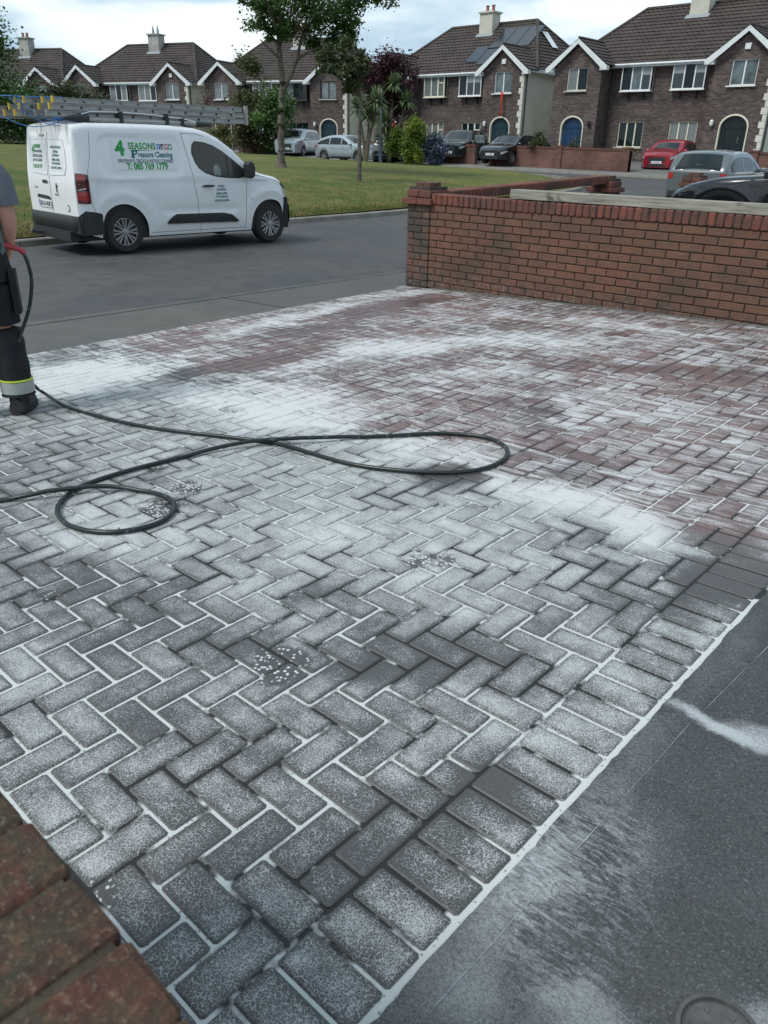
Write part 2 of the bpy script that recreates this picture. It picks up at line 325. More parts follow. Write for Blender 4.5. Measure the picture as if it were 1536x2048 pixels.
def paver_mat():
    g = NG('wet_concrete_paver_with_foam')
    p, wp = warped(g, 2.0, 0.75)
    sxyz = g.n('ShaderNodeSeparateXYZ', {0: wp})
    cov = blob_sum(g, wp, 0.47)
    big = g.noise(p, 1.7, 6, 0.6)
    med = g.noise(p, 9.0, 5, 0.6)
    cov = g.math('ADD', cov, g.math('MULTIPLY', g.math('SUBTRACT', big, 0.5), 0.60))
    cov = g.math('ADD', cov, g.math('MULTIPLY', g.math('SUBTRACT', med, 0.5), 0.85))
    # brush strokes in the far zone
    st = g.n('ShaderNodeMapping', {'Vector': p, 'Rotation': (0, 0, R(-20)), 'Scale': (1.2, 9, 1)})
    stn = g.noise(st.outputs[0], 1.5, 6, 0.68, 2.2)
    far = g.maprange(sxyz.outputs[1], 1.05, 1.3)
    cov = g.math('ADD', cov, g.math('MULTIPLY', g.math('MULTIPLY', g.math('SUBTRACT', stn, 0.53), 2.6), far))
    cov = g.math('SUBTRACT', cov, g.math('MULTIPLY', far, 0.02))
    rnd_ = g.n('ShaderNodeAttribute', attribute_name='tint').outputs['Fac']
    rr = g.math('FRACT', g.math('ADD', g.rand(), rnd_))
    cov = g.math('ADD', cov, g.math('MULTIPLY', g.math('SUBTRACT', rr, 0.5), g.maprange(far, 0.0, 1.0, 0.14, 0.34)))
    rim = g.n('ShaderNodeAttribute', attribute_name='rim').outputs['Fac']
    cov = g.math('SUBTRACT', cov, g.math('MULTIPLY', g.math('MULTIPLY', rim, rim), g.maprange(med, 0.35, 0.6, 0.05, 0.30)))
    cov = g.math('SUBTRACT', cov, g.maprange(g.n('ShaderNodeSeparateXYZ', {0: p}).outputs[1], 0.2, -0.9, 0.0, 0.10))
    # boot prints: foam pressed into small dots on bared stone
    cell = g.n('ShaderNodeTexVoronoi', {'Vector': p, 'Scale': 2.3, 'Randomness': 1.0}, feature='F1')
    pick = g.maprange(g.n('ShaderNodeSeparateColor', {0: cell.outputs['Color']}).outputs[0], 0.60, 0.64)
    dd_ = g.math('ADD', cell.outputs['Distance'], g.math('MULTIPLY', g.math('SUBTRACT', med, 0.5), 0.35))
    fpm = g.math('MULTIPLY', g.math('MULTIPLY', pick, g.maprange(dd_, 0.17, 0.26, 1.0, 0.0)), g.maprange(sxyz.outputs[1], 0.9, 1.1, 1.0, 0.0))
    dots = g.n('ShaderNodeTexVoronoi', {'Vector': p, 'Scale': 64.0}, feature='F1').outputs['Distance']
    dotm = g.maprange(dots, 0.20, 0.42, 1.1, -0.42)
    cov = g.math('ADD', cov, g.math('MULTIPLY', fpm, g.math('SUBTRACT', dotm, 0.05)))
    # lace of bubbles
    vo = g.n('ShaderNodeTexVoronoi', {'Vector': p, 'Scale': 180.0, 'Randomness': 1.0}, feature='DISTANCE_TO_EDGE').outputs['Distance']
    vo2 = g.n('ShaderNodeTexVoronoi', {'Vector': p, 'Scale': 95.0, 'Randomness': 1.0}, feature='DISTANCE_TO_EDGE').outputs['Distance']
    fine = g.noise(p, 320.0, 3, 0.7)
    lace = g.math('ADD', g.maprange(vo, 0.0, 0.28, 1.0, 0.0), g.maprange(vo2, 0.0, 0.16, 0.35, 0.0))
    lace = g.math('ADD', g.math('MULTIPLY', lace, 0.75), g.math('MULTIPLY', fine, 0.45))
    thr = g.maprange(cov, 0.0, 1.0, 1.20, 0.02)
    foam = g.maprange(g.math('SUBTRACT', lace, thr), -0.09, 0.12, 0.0, 1.0)
    film = g.maprange(cov, 0.25, 1.0, 0.07, 0.55)
    foam = g.math('MULTIPLY', foam, g.maprange(cov, 0.35, 0.85, 0.60, 0.92))
    film = g.math('MULTIPLY', film, g.maprange(far, 0.0, 1.0, 1.0, 0.62))
    foam = g.math('MAXIMUM', foam, film, True)
    # fade of foam towards the stone's own edges is left to the joints; stone colour:
    redz = g.maprange(g.math('ADD', sxyz.outputs[1], g.math('MULTIPLY', sxyz.outputs[0], 0.10)), 0.90, 1.15)
    grain = g.noise(p, 420.0, 2, 0.8)
    grey = g.mix(g.maprange(big, 0.3, 0.7), (0.017, 0.016, 0.016), (0.032, 0.028, 0.028))
    redc = g.mix(rr, (0.130, 0.065, 0.058), (0.095, 0.058, 0.055))
    redm = g.maprange(g.noise(p, 1.1, 4), 0.36, 0.54, 0.45, 1.0)
    stone = g.mix(g.math('MULTIPLY', redz, redm), grey, redc)
    stone = g.mix(g.maprange(grain, 0.56, 0.72, 0, 0.3), stone, (0.13, 0.12, 0.12))
    white = g.mix(redz, (0.57, 0.60, 0.60), (0.55, 0.56, 0.565))
    g.set('Base Color', g.mix(foam, stone, white))
    g.set('Roughness', g.maprange(foam, 0, 1, 0.38, 0.7))
    h = g.math('ADD', g.math('MULTIPLY', foam, 0.6), g.math('MULTIPLY', grain, 0.5))
    g.bump(h, 0.5, 0.003)
    return g.m
MT['paver'] = paver_mat()

def joint_mat():
    g = NG('foam_filled_joints')
    p, wp = warped(g, 2.0, 0.75)
    cov = blob_sum(g, wp, 0.47)
    n = g.noise(p, 2.6, 5, 0.6); n2 = g.noise(p, 9.0, 4)
    sep = g.n('ShaderNodeSeparateXYZ', {0: p})
    edge = g.maprange(sep.outputs[0], -0.03, -0.004, 0.0, 0.40)
    near = g.maprange(sep.outputs[1], 0.3, -1.0, 0.0, 0.10)
    k = g.math('ADD', g.math('ADD', cov, g.math('MULTIPLY', g.math('SUBTRACT', n, 0.5), 3.6)), g.math('ADD', edge, near))
    k = g.math('ADD', k, g.math('MULTIPLY', g.math('SUBTRACT', n2, 0.5), 1.3))
    f = g.maprange(k, 0.36, 0.56)
    bub = g.n('ShaderNodeTexVoronoi', {'Vector': p, 'Scale': 60.0}, feature='F1').outputs['Distance']
    f = g.math('MULTIPLY', f, g.maprange(bub, 0.10, 0.22, 0.35, 1.0))
    g.set('Base Color', g.mix(f, (0.012, 0.012, 0.011), (0.50, 0.53, 0.52))); g.set('Roughness', 0.6)
    g.bump(f, 0.4, 0.003)
    return g.m
MT['joint'] = joint_mat()

def tar_mat():
    g = NG('wet_tarmac_with_foam')
    p, wp = warped(g, 5.0, 0.16)
    fine = g.noise(p, 260.0, 3, 0.8); n = g.noise(p, 3.0, 5)
    BL = [(0.10, 0.10, 0.07, 0.16, -50, 0.0), (0.13, 0.055, 0.13, 0.028, -8, 0.85), (0.29, 0.075, 0.15, 0.055, 3, 0.85), (0.14, -0.50, 0.17, 0.22, 20, 0.22), (0.05, -0.70, 0.08, 0.22, 15, 0.26),
          (0.27, -0.83, 0.09, 0.06, 0, 0.45), (0.22, -0.95, 0.2, 0.08, 0, 0.25), (0.06, -0.9, 0.1, 0.3, 0, 0.2), (0.52, -0.66, 0.06, 0.05, 0, 0.5), (0.46, -0.30, 0.05, 0.04, 30, 0.45), (0.05, 0.0, 0.05, 0.9, 0, 0.15), (0.3, 1.1, 0.3, 0.2, 0, 0.4)]
    tot = 0.05
    for (x, y, a, b, ang, amt) in BL:
        m1 = g.n('ShaderNodeMapping', {'Vector': wp, 'Location': (x, y, 0), 'Rotation': (0, 0, R(ang)), 'Scale': (a, b, 1e4)}, vector_type='TEXTURE')
        ln = g.n('ShaderNodeVectorMath', {0: m1.outputs[0]}, operation='LENGTH').outputs['Value']
        tot = g.math('ADD', tot, g.maprange(ln, 0.3, 1.5, amt, 0.0, True))
    # runny veins
    mpv = g.n('ShaderNodeMapping', {'Vector': wp, 'Rotation': (0, 0, R(35)), 'Scale': (26, 60, 1)})
    ve = g.n('ShaderNodeTexVoronoi', {'Vector': mpv.outputs[0], 'Scale': 2.2}, feature='DISTANCE_TO_EDGE').outputs['Distance']
    vein = g.maprange(ve, 0.0, 0.14, 0.62, 1.0)
    md = g.n('ShaderNodeMapping', {'Vector': p, 'Rotation': (0, 0, R(-62)), 'Scale': (14, 55, 1)})
    dr = g.noise(md.outputs[0], 1.0, 4, 0.6, 1.8)
    dz = g.n('ShaderNodeMapping', {'Vector': wp, 'Location': (0.12, -0.60, 0), 'Rotation': (0, 0, R(20)), 'Scale': (0.15, 0.26, 1e4)}, vector_type='TEXTURE')
    dzl = g.maprange(g.n('ShaderNodeVectorMath', {0: dz.outputs[0]}, operation='LENGTH').outputs['Value'], 0.6, 1.3, 1.0, 0.0, True)
    tot = g.math('ADD', tot, g.math('MULTIPLY', dzl, g.maprange(dr, 0.36, 0.62, -0.25, 0.28)))
    f = g.math('MULTIPLY', g.math('ADD', tot, g.math('MULTIPLY', g.math('SUBTRACT', n, 0.5), 0.35)), vein)
    f = g.math('ADD', f, g.math('MULTIPLY', g.math('SUBTRACT', fine, 0.5), 0.9))
    f = g.maprange(f, 0.12, 0.95, 0.0, 0.8)
    spk = g.maprange(g.noise(p, 170.0, 4, 0.85), 0.54, 0.64, 0.0, 0.75)
    base = g.mix(g.maprange(n, 0.3, 0.7), (0.034, 0.037, 0.038), (0.056, 0.059, 0.060))
    base = g.mix(spk, base, (0.19, 0.195, 0.195))
    base = g.mix(g.maprange(g.noise(p, 120.0, 4, 0.85), 0.46, 0.38, 0.0, 0.8), base, (0.008, 0.008, 0.009))
    g.set('Base Color', g.mix(f, base, (0.48, 0.52, 0.54))); g.set('Roughness', g.maprange(f, 0, 0.6, 0.42, 0.6))
    g.bump(fine, 0.6, 0.004)
    return g.m
MT['tarmac'] = tar_mat()
g = NG('green_black_hose'); p = g.pos()
g.set('Base Color', g.mix(g.maprange(g.noise(p, 25.0, 4), 0.62, 0.72, 0, 0.5), (0.006, 0.013, 0.012), (0.20, 0.25, 0.24))); g.set('Roughness', 0.35)
MT['hose'] = g.m
# ------------------------------------------------------------------ mesh helpers
COL = scene.collection
def link(o, parent=None):
    COL.objects.link(o)
    if parent is not None: o.parent = parent
    return o
def tagit(o, label=None, cat=None, group=None, kind=None):
    if label: o['label'] = label
    if cat: o['category'] = cat
    if group: o['group'] = group
    if kind: o['kind'] = kind
    return o
def thing(name, label, cat, loc=(0, 0, 0), rz=0.0, group=None):
    o = bpy.data.objects.new(name, None); COL.objects.link(o)
    o.location = loc; o.rotation_euler = (0, 0, rz); o.empty_display_size = 0.2
    return tagit(o, label, cat, group)
def sub_empty(name, parent, loc=(0, 0, 0), rz=0.0):
    o = bpy.data.objects.new(name, None); COL.objects.link(o); o.parent = parent
    o.location = loc; o.rotation_euler = (0, 0, rz); return o

class MB:
    def __init__(s): s.v = []; s.f = []; s.mi = []; s.at = []
    def add(s, vs, fs, mi=0, at=0.0):
        k = len(s.v); s.v += [tuple(v) for v in vs]
        for f in fs: s.f.append(tuple(i+k for i in f)); s.mi.append(mi); s.at.append(at)
        return s
    def box(s, c, d, rz=0.0, mi=0, at=0.0, m=None):
        hx, hy, hz = d[0]/2, d[1]/2, d[2]/2
        vs = []
        cs, sn = math.cos(rz), math.sin(rz)
        for z in (-hz, hz):
            for x, y in ((-hx, -hy), (hx, -hy), (hx, hy), (-hx, hy)):
                p = Vector((x*cs-y*sn+c[0], x*sn+y*cs+c[1], z+c[2]))
                vs.append(m @ p if m else p)
        return s.add(vs, [(3, 2, 1, 0), (4, 5, 6, 7), (0, 1, 5, 4), (1, 2, 6, 5), (2, 3, 7, 6), (3, 0, 4, 7)], mi, at)
    def b2(s, a, b, mi=0, at=0.0):     # box from corner to corner
        return s.box([(a[i]+b[i])/2 for i in range(3)], [abs(b[i]-a[i]) for i in range(3)], 0, mi, at)
    def prism(s, poly, y0, y1, axis='y', mi=0):   # poly in (x,z) extruded along y (or (y,z) along x, (x,y) along z)
        n = len(poly)
        def P(a, b, t):
            return (a, t, b) if axis == 'y' else ((t, a, b) if axis == 'x' else (a, b, t))
        vs = [P(a, b, y0) for a, b in poly]+[P(a, b, y1) for a, b in poly]
        fs = [tuple(range(n)), tuple(range(2*n-1, n-1, -1))]+[(i, i+n, (i+1) % n+n, (i+1) % n) for i in range(n)]
        return s.add(vs, fs, mi)
    def tube(s, path, r, n=8, mi=0, caps=True):
        path = [Vector(p) for p in path]; vs = []; fs = []
        rr = r if isinstance(r, (list, tuple)) else [r]*len(path)
        up = Vector((0, 0, 1))
        for i, p in enumerate(path):
            t = (path[min(i+1, len(path)-1)]-path[max(i-1, 0)])
            if t.length < 1e-9: t = Vector((0, 0, 1))
            t.normalize()
            a = t.cross(up)
            if a.length < 0.05: a = t.cross(Vector((1, 0, 0)))
            a.normalize(); b = a.cross(t)
            for k in range(n):
                an = 2*math.pi*k/n; vs.append(p+(a*math.cos(an)+b*math.sin(an))*rr[i])
        for i in range(len(path)-1):
            for k in range(n): fs.append((i*n+k, i*n+(k+1) % n, (i+1)*n+(k+1) % n, (i+1)*n+k))
        if caps: fs.append(tuple(range(n-1, -1, -1))); fs.append(tuple((len(path)-1)*n+k for k in range(n)))
        return s.add(vs, fs, mi)
    def lathe(s, prof, c, axis='z', n=24, mi=0):   # prof: list of (r, h)
        vs = []; fs = []
        for (r, h) in prof:
            for k in range(n):
                a = 2*math.pi*k/n; x, y = r*math.cos(a), r*math.sin(a)
                v = (x, y, h) if axis == 'z' else ((x, h, y) if axis == 'y' else (h, x, y))
                vs.append((v[0]+c[0], v[1]+c[1], v[2]+c[2]))
        for i in range(len(prof)-1):
            for k in range(n): fs.append((i*n+k, i*n+(k+1) % n, (i+1)*n+(k+1) % n, (i+1)*n+k))
        return s.add(vs, fs, mi)
    def grid(s, pts, mi=0):    # pts[i][j]
        m, n = len(pts), len(pts[0]); k = [p for row in pts for p in row]
        return s.add(k, [(i*n+j, i*n+j+1, (i+1)*n+j+1, (i+1)*n+j) for i in range(m-1) for j in range(n-1)], mi)
    def mesh(s, name, mats, smooth=False, angle=35):
        me = bpy.data.meshes.new(name); me.from_pydata(s.v, [], s.f)
        if not isinstance(mats, (list, tuple)): mats = [mats]
        for m in mats: me.materials.append(m)
        if len(mats) > 1: me.polygons.foreach_set('material_index', s.mi)
        if any(s.at):
            a = me.attributes.new('tint', 'FLOAT', 'FACE'); a.data.foreach_set('value', s.at)
        me.validate(clean_customdata=False)
        bm = bmesh.new(); bm.from_mesh(me); bmesh.ops.recalc_face_normals(bm, faces=bm.faces); bm.to_mesh(me); bm.free()
        if smooth:
            me.polygons.foreach_set('use_smooth', [True]*len(me.polygons))
            me.set_sharp_from_angle(angle=R(angle))
        return me
    def build(s, name, mats, parent=None, smooth=False, angle=35, loc=None, rz=None):
        o = bpy.data.objects.new(name, s.mesh(name, mats, smooth, angle))
        link(o, parent)
        if loc: o.location = loc
        if rz: o.rotation_euler = (0, 0, rz)
        return o
def struct(o): o['kind'] = 'structure'; return o
def stuff(o): o['kind'] = 'stuff'; return o
def copy_tree(o, parent=None):
    c = o.copy(); COL.objects.link(c); c.parent = parent
    for ch in list(o.children): copy_tree(ch, c)
    return c
def sst(t): t = max(0.0, min(1.0, t)); return t*t*(3-2*t)
def interp(x, pts):
    if x <= pts[0][0]: return pts[0][1]
    for (a, b), (c, d) in zip(pts, pts[1:]):
        if x <= c: return b+(d-b)*(x-a)/(c-a) if c > a else d
    return pts[-1][1]

# ------------------------------------------------------------------ the lie of the land
SX, SY = 0.03795837, 0.01283433
def zd(x, y): return SX*x+SY*y                       # driveway plane
YB = [(-95, 12.8), (-65, 23.0), (-50, 28.0), (-38, 31.5), (-26, 31.5), (-21, 31.0), (-17.6, 29.4), (-15.2, 26.5), (-14.0, 22.5)]
def yback(x): return interp(x, YB)
def xk(y): return interp(y, [(-40, -10.6), (-6, -12.2), (3.9, -12.85), (10, -13.5), (14, -13.8), (20, -14.0), (22.5, -14.1)])
ZS = [(-95, 1.35), (-75, 1.2), (-60, 1.0), (-45, 0.66), (-35, 0.46), (-27, 0.40), (-18, 0.30), (-10, 0.25), (30, 0.2)]
def zroad(x, y):
    yb = yback(x) if x < -26 else 31.5
    t = sst((y-(yb-19))/22)
    camber = -0.003*abs(x+10) if -14.5 < x < -6 and y < 20 else 0
    b = interp(x, [(-10, -0.245), (-6.87, -0.222)])
    return b*(1-t)+interp(x, ZS)*t+(max(camber, -0.03) if x < -10 else 0)
def zgreen(x, y):
    d = max(0.0, xk(min(y, 22))-x) if y < 22.5 else max(0.0, -14-x)
    z1 = -0.14+1.30*(1-math.exp(-d/13.0))
    z2 = interp(x, [(-95, 1.36), (-75, 1.34), (-66, 1.30), (-55, 1.13), (-44, 0.90), (-35, 0.66), (-28, 0.54), (-25, 0.53), (-22, 0.46), (-19.3, 0.33), (-17.6, 0.15), (-14, 0.02)])
    w = sst((y-(yback(x)-11))/11)
    z = z1*(1-w)+z2*w
    return z+0.03*noise.noise(Vector((x*0.35, y*0.35, 0)))*min(1, d)

def sheet(name, f, u0, u1, v0, v1, nu, nv, mat, kind='structure', smooth=True, lab=None):
    mb = MB(); mb.grid([[f(u0+(u1-u0)*i/nu, v0+(v1-v0)*j/nv) for j in range(nv+1)] for i in range(nu+1)])
    o = mb.build(name, mat, smooth=smooth); o['kind'] = kind
    return o
# ground far and wide
sheet('ground', lambda u, v: (u, v, -0.9 if math.hypot(u, v) < 120 else -0.9), -600, 600, -600, 600, 40, 40, MT['grass'])
# our road: from the dropped kerb to the far kerb, then up to the side road
def f_road(t, y):
    x = -6.87+(xk(y)+6.87)*t
    return (x, y, zroad(x, y))
sheet('road', f_road, 0, 1, -40, 22.5, 16, 120, MT['road'])
def f_junc(x, y): return (x, y, zroad(x, y)-0.004)
def f_j2(t, y):
    x0 = -6.87; 
    xl = interp(y, [(22.5, -14.1), (26.5, -15.2), (29.4, -17.6), (31.0, -21.0), (31.4, -24.0), (31.5, -26), (34.7, -26)])
    x = x0+(xl-x0)*t; return (x, y, zroad(x, y))
sheet('side_road', f_j2, 0, 1, 22.5, 34.7, 30, 40, MT['road'])
def f_s2(x, t):
    y0, y1 = yback(x), yback(x)+3.2
    y = y0+(y1-y0)*t; return (x, y, zroad(x, y))
sheet('side_road', f_s2, -95, -26, 0, 1, 60, 6, MT['road'])
sheet('side_road', lambda x, y: (x, y, zroad(-6.87, y)), -6.87, 30, 22.5, 34.7, 30, 8, MT['road'])
# far footpath with kerb, then the front yards
def wally(x): return yback(x)+5.5 if x < -26 else 37.0
def f_fp(x, t):
    y0 = (yback(x)+3.2) if x < -26 else 34.7
    y1 = wally(x)
    return (x, y0+(y1-y0)*t, zroad(x, y0)+0.09+0.05*t)
sheet('footpath', f_fp, -95, 20, 0, 1, 80, 4, MT['side_path'])
mbk = MB()
def yk2(x): return (yback(x)+3.2) if x < -26 else 34.7
xs = [-95+i*1.15 for i in range(101)]
mbk.grid([[(x, yk2(x)-0.06, zroad(x, yk2(x))-0.02), (x, yk2(x)-0.05, zroad(x, yk2(x))+0.095), (x, yk2(x)+0.08, zroad(x, yk2(x))+0.10)] for x in xs])
struct(mbk.build('kerb', MT['concrete_kerb']))
def f_lot(x, t):
    y0 = wally(x); y = y0+t*60
    return (x, y, min(0.85, zroad(x, y0)+0.14+0.07*t*60) if x > -40 else min(0.95, max(0.6, zroad(x, y0)+0.1)+0.05*t*60))
sheet('front_yard', f_lot, -95, 25, 0, 1, 80, 30, MT['lot'])
# the green between the roads
def f_gr(u, v):      # u 0..1 from the kerb outwards, v 0..1 from the south to the back edge
    y0 = -30; x = xk(-30)
    # left boundary far away, right boundary kerb
    yy = -30+v*61.5
    xr = interp(yy, [(-30, xk(-30)), (3.9, xk(3.9)), (10, xk(10)), (14, xk(14)), (20, xk(20)), (22.5, -14.1), (26.5, -15.2), (29.4, -17.6), (31.0, -21.0), (31.5, -26)])
    xr -= 0.16
    xx = xr-u*u*(xr+95)
    yb = yback(xx)
    if yy > yb: yy = yb
    return (xx, yy, zgreen(xx, yy))
sheet('lawn', f_gr, 0, 1, 0, 1, 110, 110, MT['grass'], kind='structure')
# kerb stones round the green (each stone a piece while it shows larger than a few pixels)
kerb = MB()
pts = [(xk(y), y) for y in [-30+i*1.0 for i in range(53)]]+[(-14.1, 22.5), (-14.5, 24.8), (-15.2, 26.5), (-16.3, 28.3), (-17.6, 29.4), (-19.2, 30.4), (-21.0, 31.0), (-26, 31.5)]
kroot = None
def kerb_seg(mb, a, b, gap=0.008, w=0.15, h=0.11):
    d = Vector((b[0]-a[0], b[1]-a[1], 0)); L = d.length; d.normalize(); nrm = Vector((-d.y, d.x, 0))
    if nrm.x > 0: nrm = -nrm
    A = Vector((a[0], a[1], zroad(a[0], a[1])))+d*gap; B = Vector((b[0], b[1], zroad(b[0], b[1])))-d*gap
    vs = []
    for P in (A, B):
        vs += [P+Vector((0, 0, -0.1)), P+Vector((0, 0, h-0.02))+nrm*0.012, P+Vector((0, 0, h))+nrm*0.035, P+Vector((0, 0, h))+nrm*w, P+Vector((0, 0, -0.1))+nrm*w]
    mb.add(vs, [(0, 1, 6, 5), (1, 2, 7, 6), (2, 3, 8, 7), (3, 4, 9, 8), (0, 4, 3, 2, 1), (5, 6, 7, 8, 9)])
near = MB()
kroot = struct(MB().box((-12.4, 4, -0.5), (0.05, 60, 0.05)).build('kerb_bedding', MT['mortar']))
for a, b in zip(pts, pts[1:]):
    if -2 < a[1] < 24:
        m1 = MB(); kerb_seg(m1, a, b); o = m1.build('kerb_stone', MT['concrete_kerb'], kroot)
    else: kerb_seg(near, a, b)
stuff(near.build('kerb_stone', MT['concrete_kerb'], kroot))

# our footpath strip between the paving and the road, in long concrete bays
def zf(x, y): return interp(x, [(-6.87, -0.215), (-5.64, zd(-5.64, y)-0.004)]) if y < 5.4 else interp(x, [(-6.87, -0.215), (-5.64, -0.15)])
fproot = sheet('footpath', lambda x, y: (x, y, zf(x, y)-0.03), -6.87, -5.64, -14, 34, 4, 48, MT['path'])
ys = [-14, -10.4, -6.9, -3.4, 0.1, 3.55, 6.6, 10.1, 13.6, 17.2, 20.8, 24.4, 28.0, 31.6]
for a, b in zip(ys, ys[1:]):
    m1 = MB(); g_ = 0.008
    m1.grid([[(x, y, zf(x, y)) for y in [a+g_+(b-a-2*g_)*k/8 for k in range(9)]] for x in (-6.72, -6.3, -5.9, -5.655)])
    m1.build('concrete_bay', MT['path'], fproot)
    m2 = MB()
    m2.grid([[(x, y, zf(x, y)+0.002) for y in [a+g_+(b-a-2*g_)*k/8 for k in range(9)]] for x in (-6.865, -6.735)])
    m2.build('kerb_stone', MT['path'], fproot)

# tarmac path to the right of the paving
sheet('tarmac_path', lambda x, y: (x+(.006*noise.noise(Vector((3, y*9, 0)))+.004*noise.noise(Vector((7, y*40, 0))) if x < .05 else 0), y, zd(x, y)+0.001*noise.noise(Vector((x*3, y*3, 0)))), 0.013, 3.4, -4, 5.4, 60, 400, MT['tarmac'])
# cracks in it
def crack(pts, w):
    mb = MB(); rows = []
    q = []
    for (a, b) in zip(pts, pts[1:]):
        n = 14
        for i in range(n): q.append((a[0]+(b[0]-a[0])*i/n+rnd.uniform(-.0008, .0008), a[1]+(b[1]-a[1])*i/n+rnd.uniform(-.0008, .0008)))
    for i, p in enumerate(q):
        ww = w*max(0.08, noise.noise(Vector((p[1]*9, 1, 2)))*1.3+.25)
        rows.append([(p[0]-ww, p[1], zd(*p)+0.0035), (p[0]+ww, p[1], zd(*p)+0.0035)])
    mb.grid(rows); return mb
MT['pale_crack'] = simple('pale_crack', (0.30, 0.33, 0.35), 0.7, var=0.4, scale=40, space='pos')
stuff(crack([(0.075, -1.2), (0.085, -0.7), (0.10, 0.0), (0.14, 0.7), (0.2, 1.3)], 0.0012).build('tarmac_crack', MT['pale_crack'])).parent = None
tagit(bpy.data.objects['tarmac_crack'], kind='structure')
struct(crack([(0.03, -0.61), (0.12, -0.66), (0.2, -0.72), (0.27, -0.74)], 0.0012).build('tarmac_crack', MT['pale_crack']))

# ------------------------------------------------------------------ block paving
drive = sheet('driveway', lambda x, y: (x, y, zd(x, y)-0.0035), -5.66, 0.026, -3.2, 5.44, 110, 160, MT['joint'])
J = 0.0043          # half joint
def paver_geo(L, W, bev=0.004, h=0.05):
    a, b = L/2-J, W/2-J; c = 0.006; d = bev
    top = [(-a+d+c, -b+d), (a-d-c, -b+d), (a-d, -b+d+c), (a-d, b-d-c), (a-d-c, b-d), (-a+d+c, b-d), (-a+d, b-d-c), (-a+d, -b+d+c)]
    ed = [(-a+c, -b), (a-c, -b), (a, -b+c), (a, b-c), (a-c, b), (-a+c, b), (-a, b-c), (-a, -b+c)]
    vs = [(x, y, 0) for x, y in top]+[(x, y, -bev*0.7) for x, y in ed]+[(x, y, -h) for x, y in ed]
    q = 0.026; qa, qb = a-min(q, a*.6), b-min(q, b*.6)
    vs += [(math.copysign(min(abs(x), qa), x), math.copysign(min(abs(y), qb), y), 0) for x, y in top]
    fs = [tuple(range(24, 32))]+[(i+24, i, (i+1) % 8, (i+1) % 8+24) for i in range(8)]+[(i, i+8, (i+1) % 8+8, (i+1) % 8) for i in range(8)]+[(i+8, i+16, (i+1) % 8+16, (i+1) % 8+8) for i in range(8)]
    return vs, fs
def add_stain(me, off=(0, 0)):
    at = me.attributes.new('stain', 'FLOAT', 'POINT'); at.data.foreach_set('value', [blob_at(v.co.x+off[0], v.co.y+off[1]) for v in me.vertices])
def add_rim(me, off=(0, 0)):
    n = len(me.vertices)//32
    add_stain(me, off)
    at = me.attributes.new('rim', 'FLOAT', 'POINT'); at.data.foreach_set('value', ([1.0]*24+[0.0]*8)*n)
paver_mesh = {}
def pmesh(L, W):
    k = (round(L, 3), round(W, 3))
    if k not in paver_mesh:
        vs, fs = paver_geo(*k); mb = MB().add(vs, fs); paver_mesh[k] = mb.mesh('paver', MT['paver'], True, 20)
    return paver_mesh[k]
blocks = []      # (cx, cy, L along x, W along y)
def blk(x0, x1, y0, y1):
    if x1-x0 > 0.03 and y1-y0 > 0.03: blocks.append(((x0+x1)/2, (y0+y1)/2, x1-x0, y1-y0))
# header course on the right edge
k = -32
while True:
    y0 = -0.045+0.1*k
    if y0 > 5.2: break
    if y0 > -3.2: blk(-0.2, 0.0, y0, y0+0.1)
    k += 1
XL, XR, Y0H, YZ = -5.45, -0.2, -3.2, 1.2
def clipblk(x0, x1, y0, y1, cx0, cx1, cy0, cy1):
    blk(max(x0, cx0), min(x1, cx1), max(y0, cy0), min(y1, cy1))
for i in range(-56, -1):
    for j in range(-32, 13):
        if (j-i) % 4 == 1:   # long along x: cells (i,j),(i+1,j)
            clipblk(i/10, (i+2)/10, j/10, (j+1)/10, XL, XR, Y0H, YZ)
        if (i-j) % 4 == 2:   # long along y: cells (i,j),(i,j+1)
            clipblk(i/10, (i+1)/10, j/10, (j+2)/10, XL, XR, Y0H, YZ)
# squares against the header course, as cut on site
# far zone: strips 0.2 wide, two stretchers then a header
s = 0
x = XR
while x > XL+0.01:
    x0 = max(XL, x-0.2)
    y = 0.9+(0.2 if s % 2 == 0 else 0.1)-0.05
    while y > YZ-0.3: y -= 0.3
    while y < 5.25:
        a0, a1 = max(y, YZ), min(y+0.2, 5.25)
        if a1-a0 > 0.03:
            blk(x-0.1, x, a0, a1)
            if x0 < x-0.11: blk(x0, x-0.1, a0, a1)
        b0, b1 = max(y+0.2, YZ), min(y+0.3, 5.25)
        if b1-b0 > 0.03: blk(x0, x, b0, b1)
        y += 0.3
    x -= 0.2; s += 1
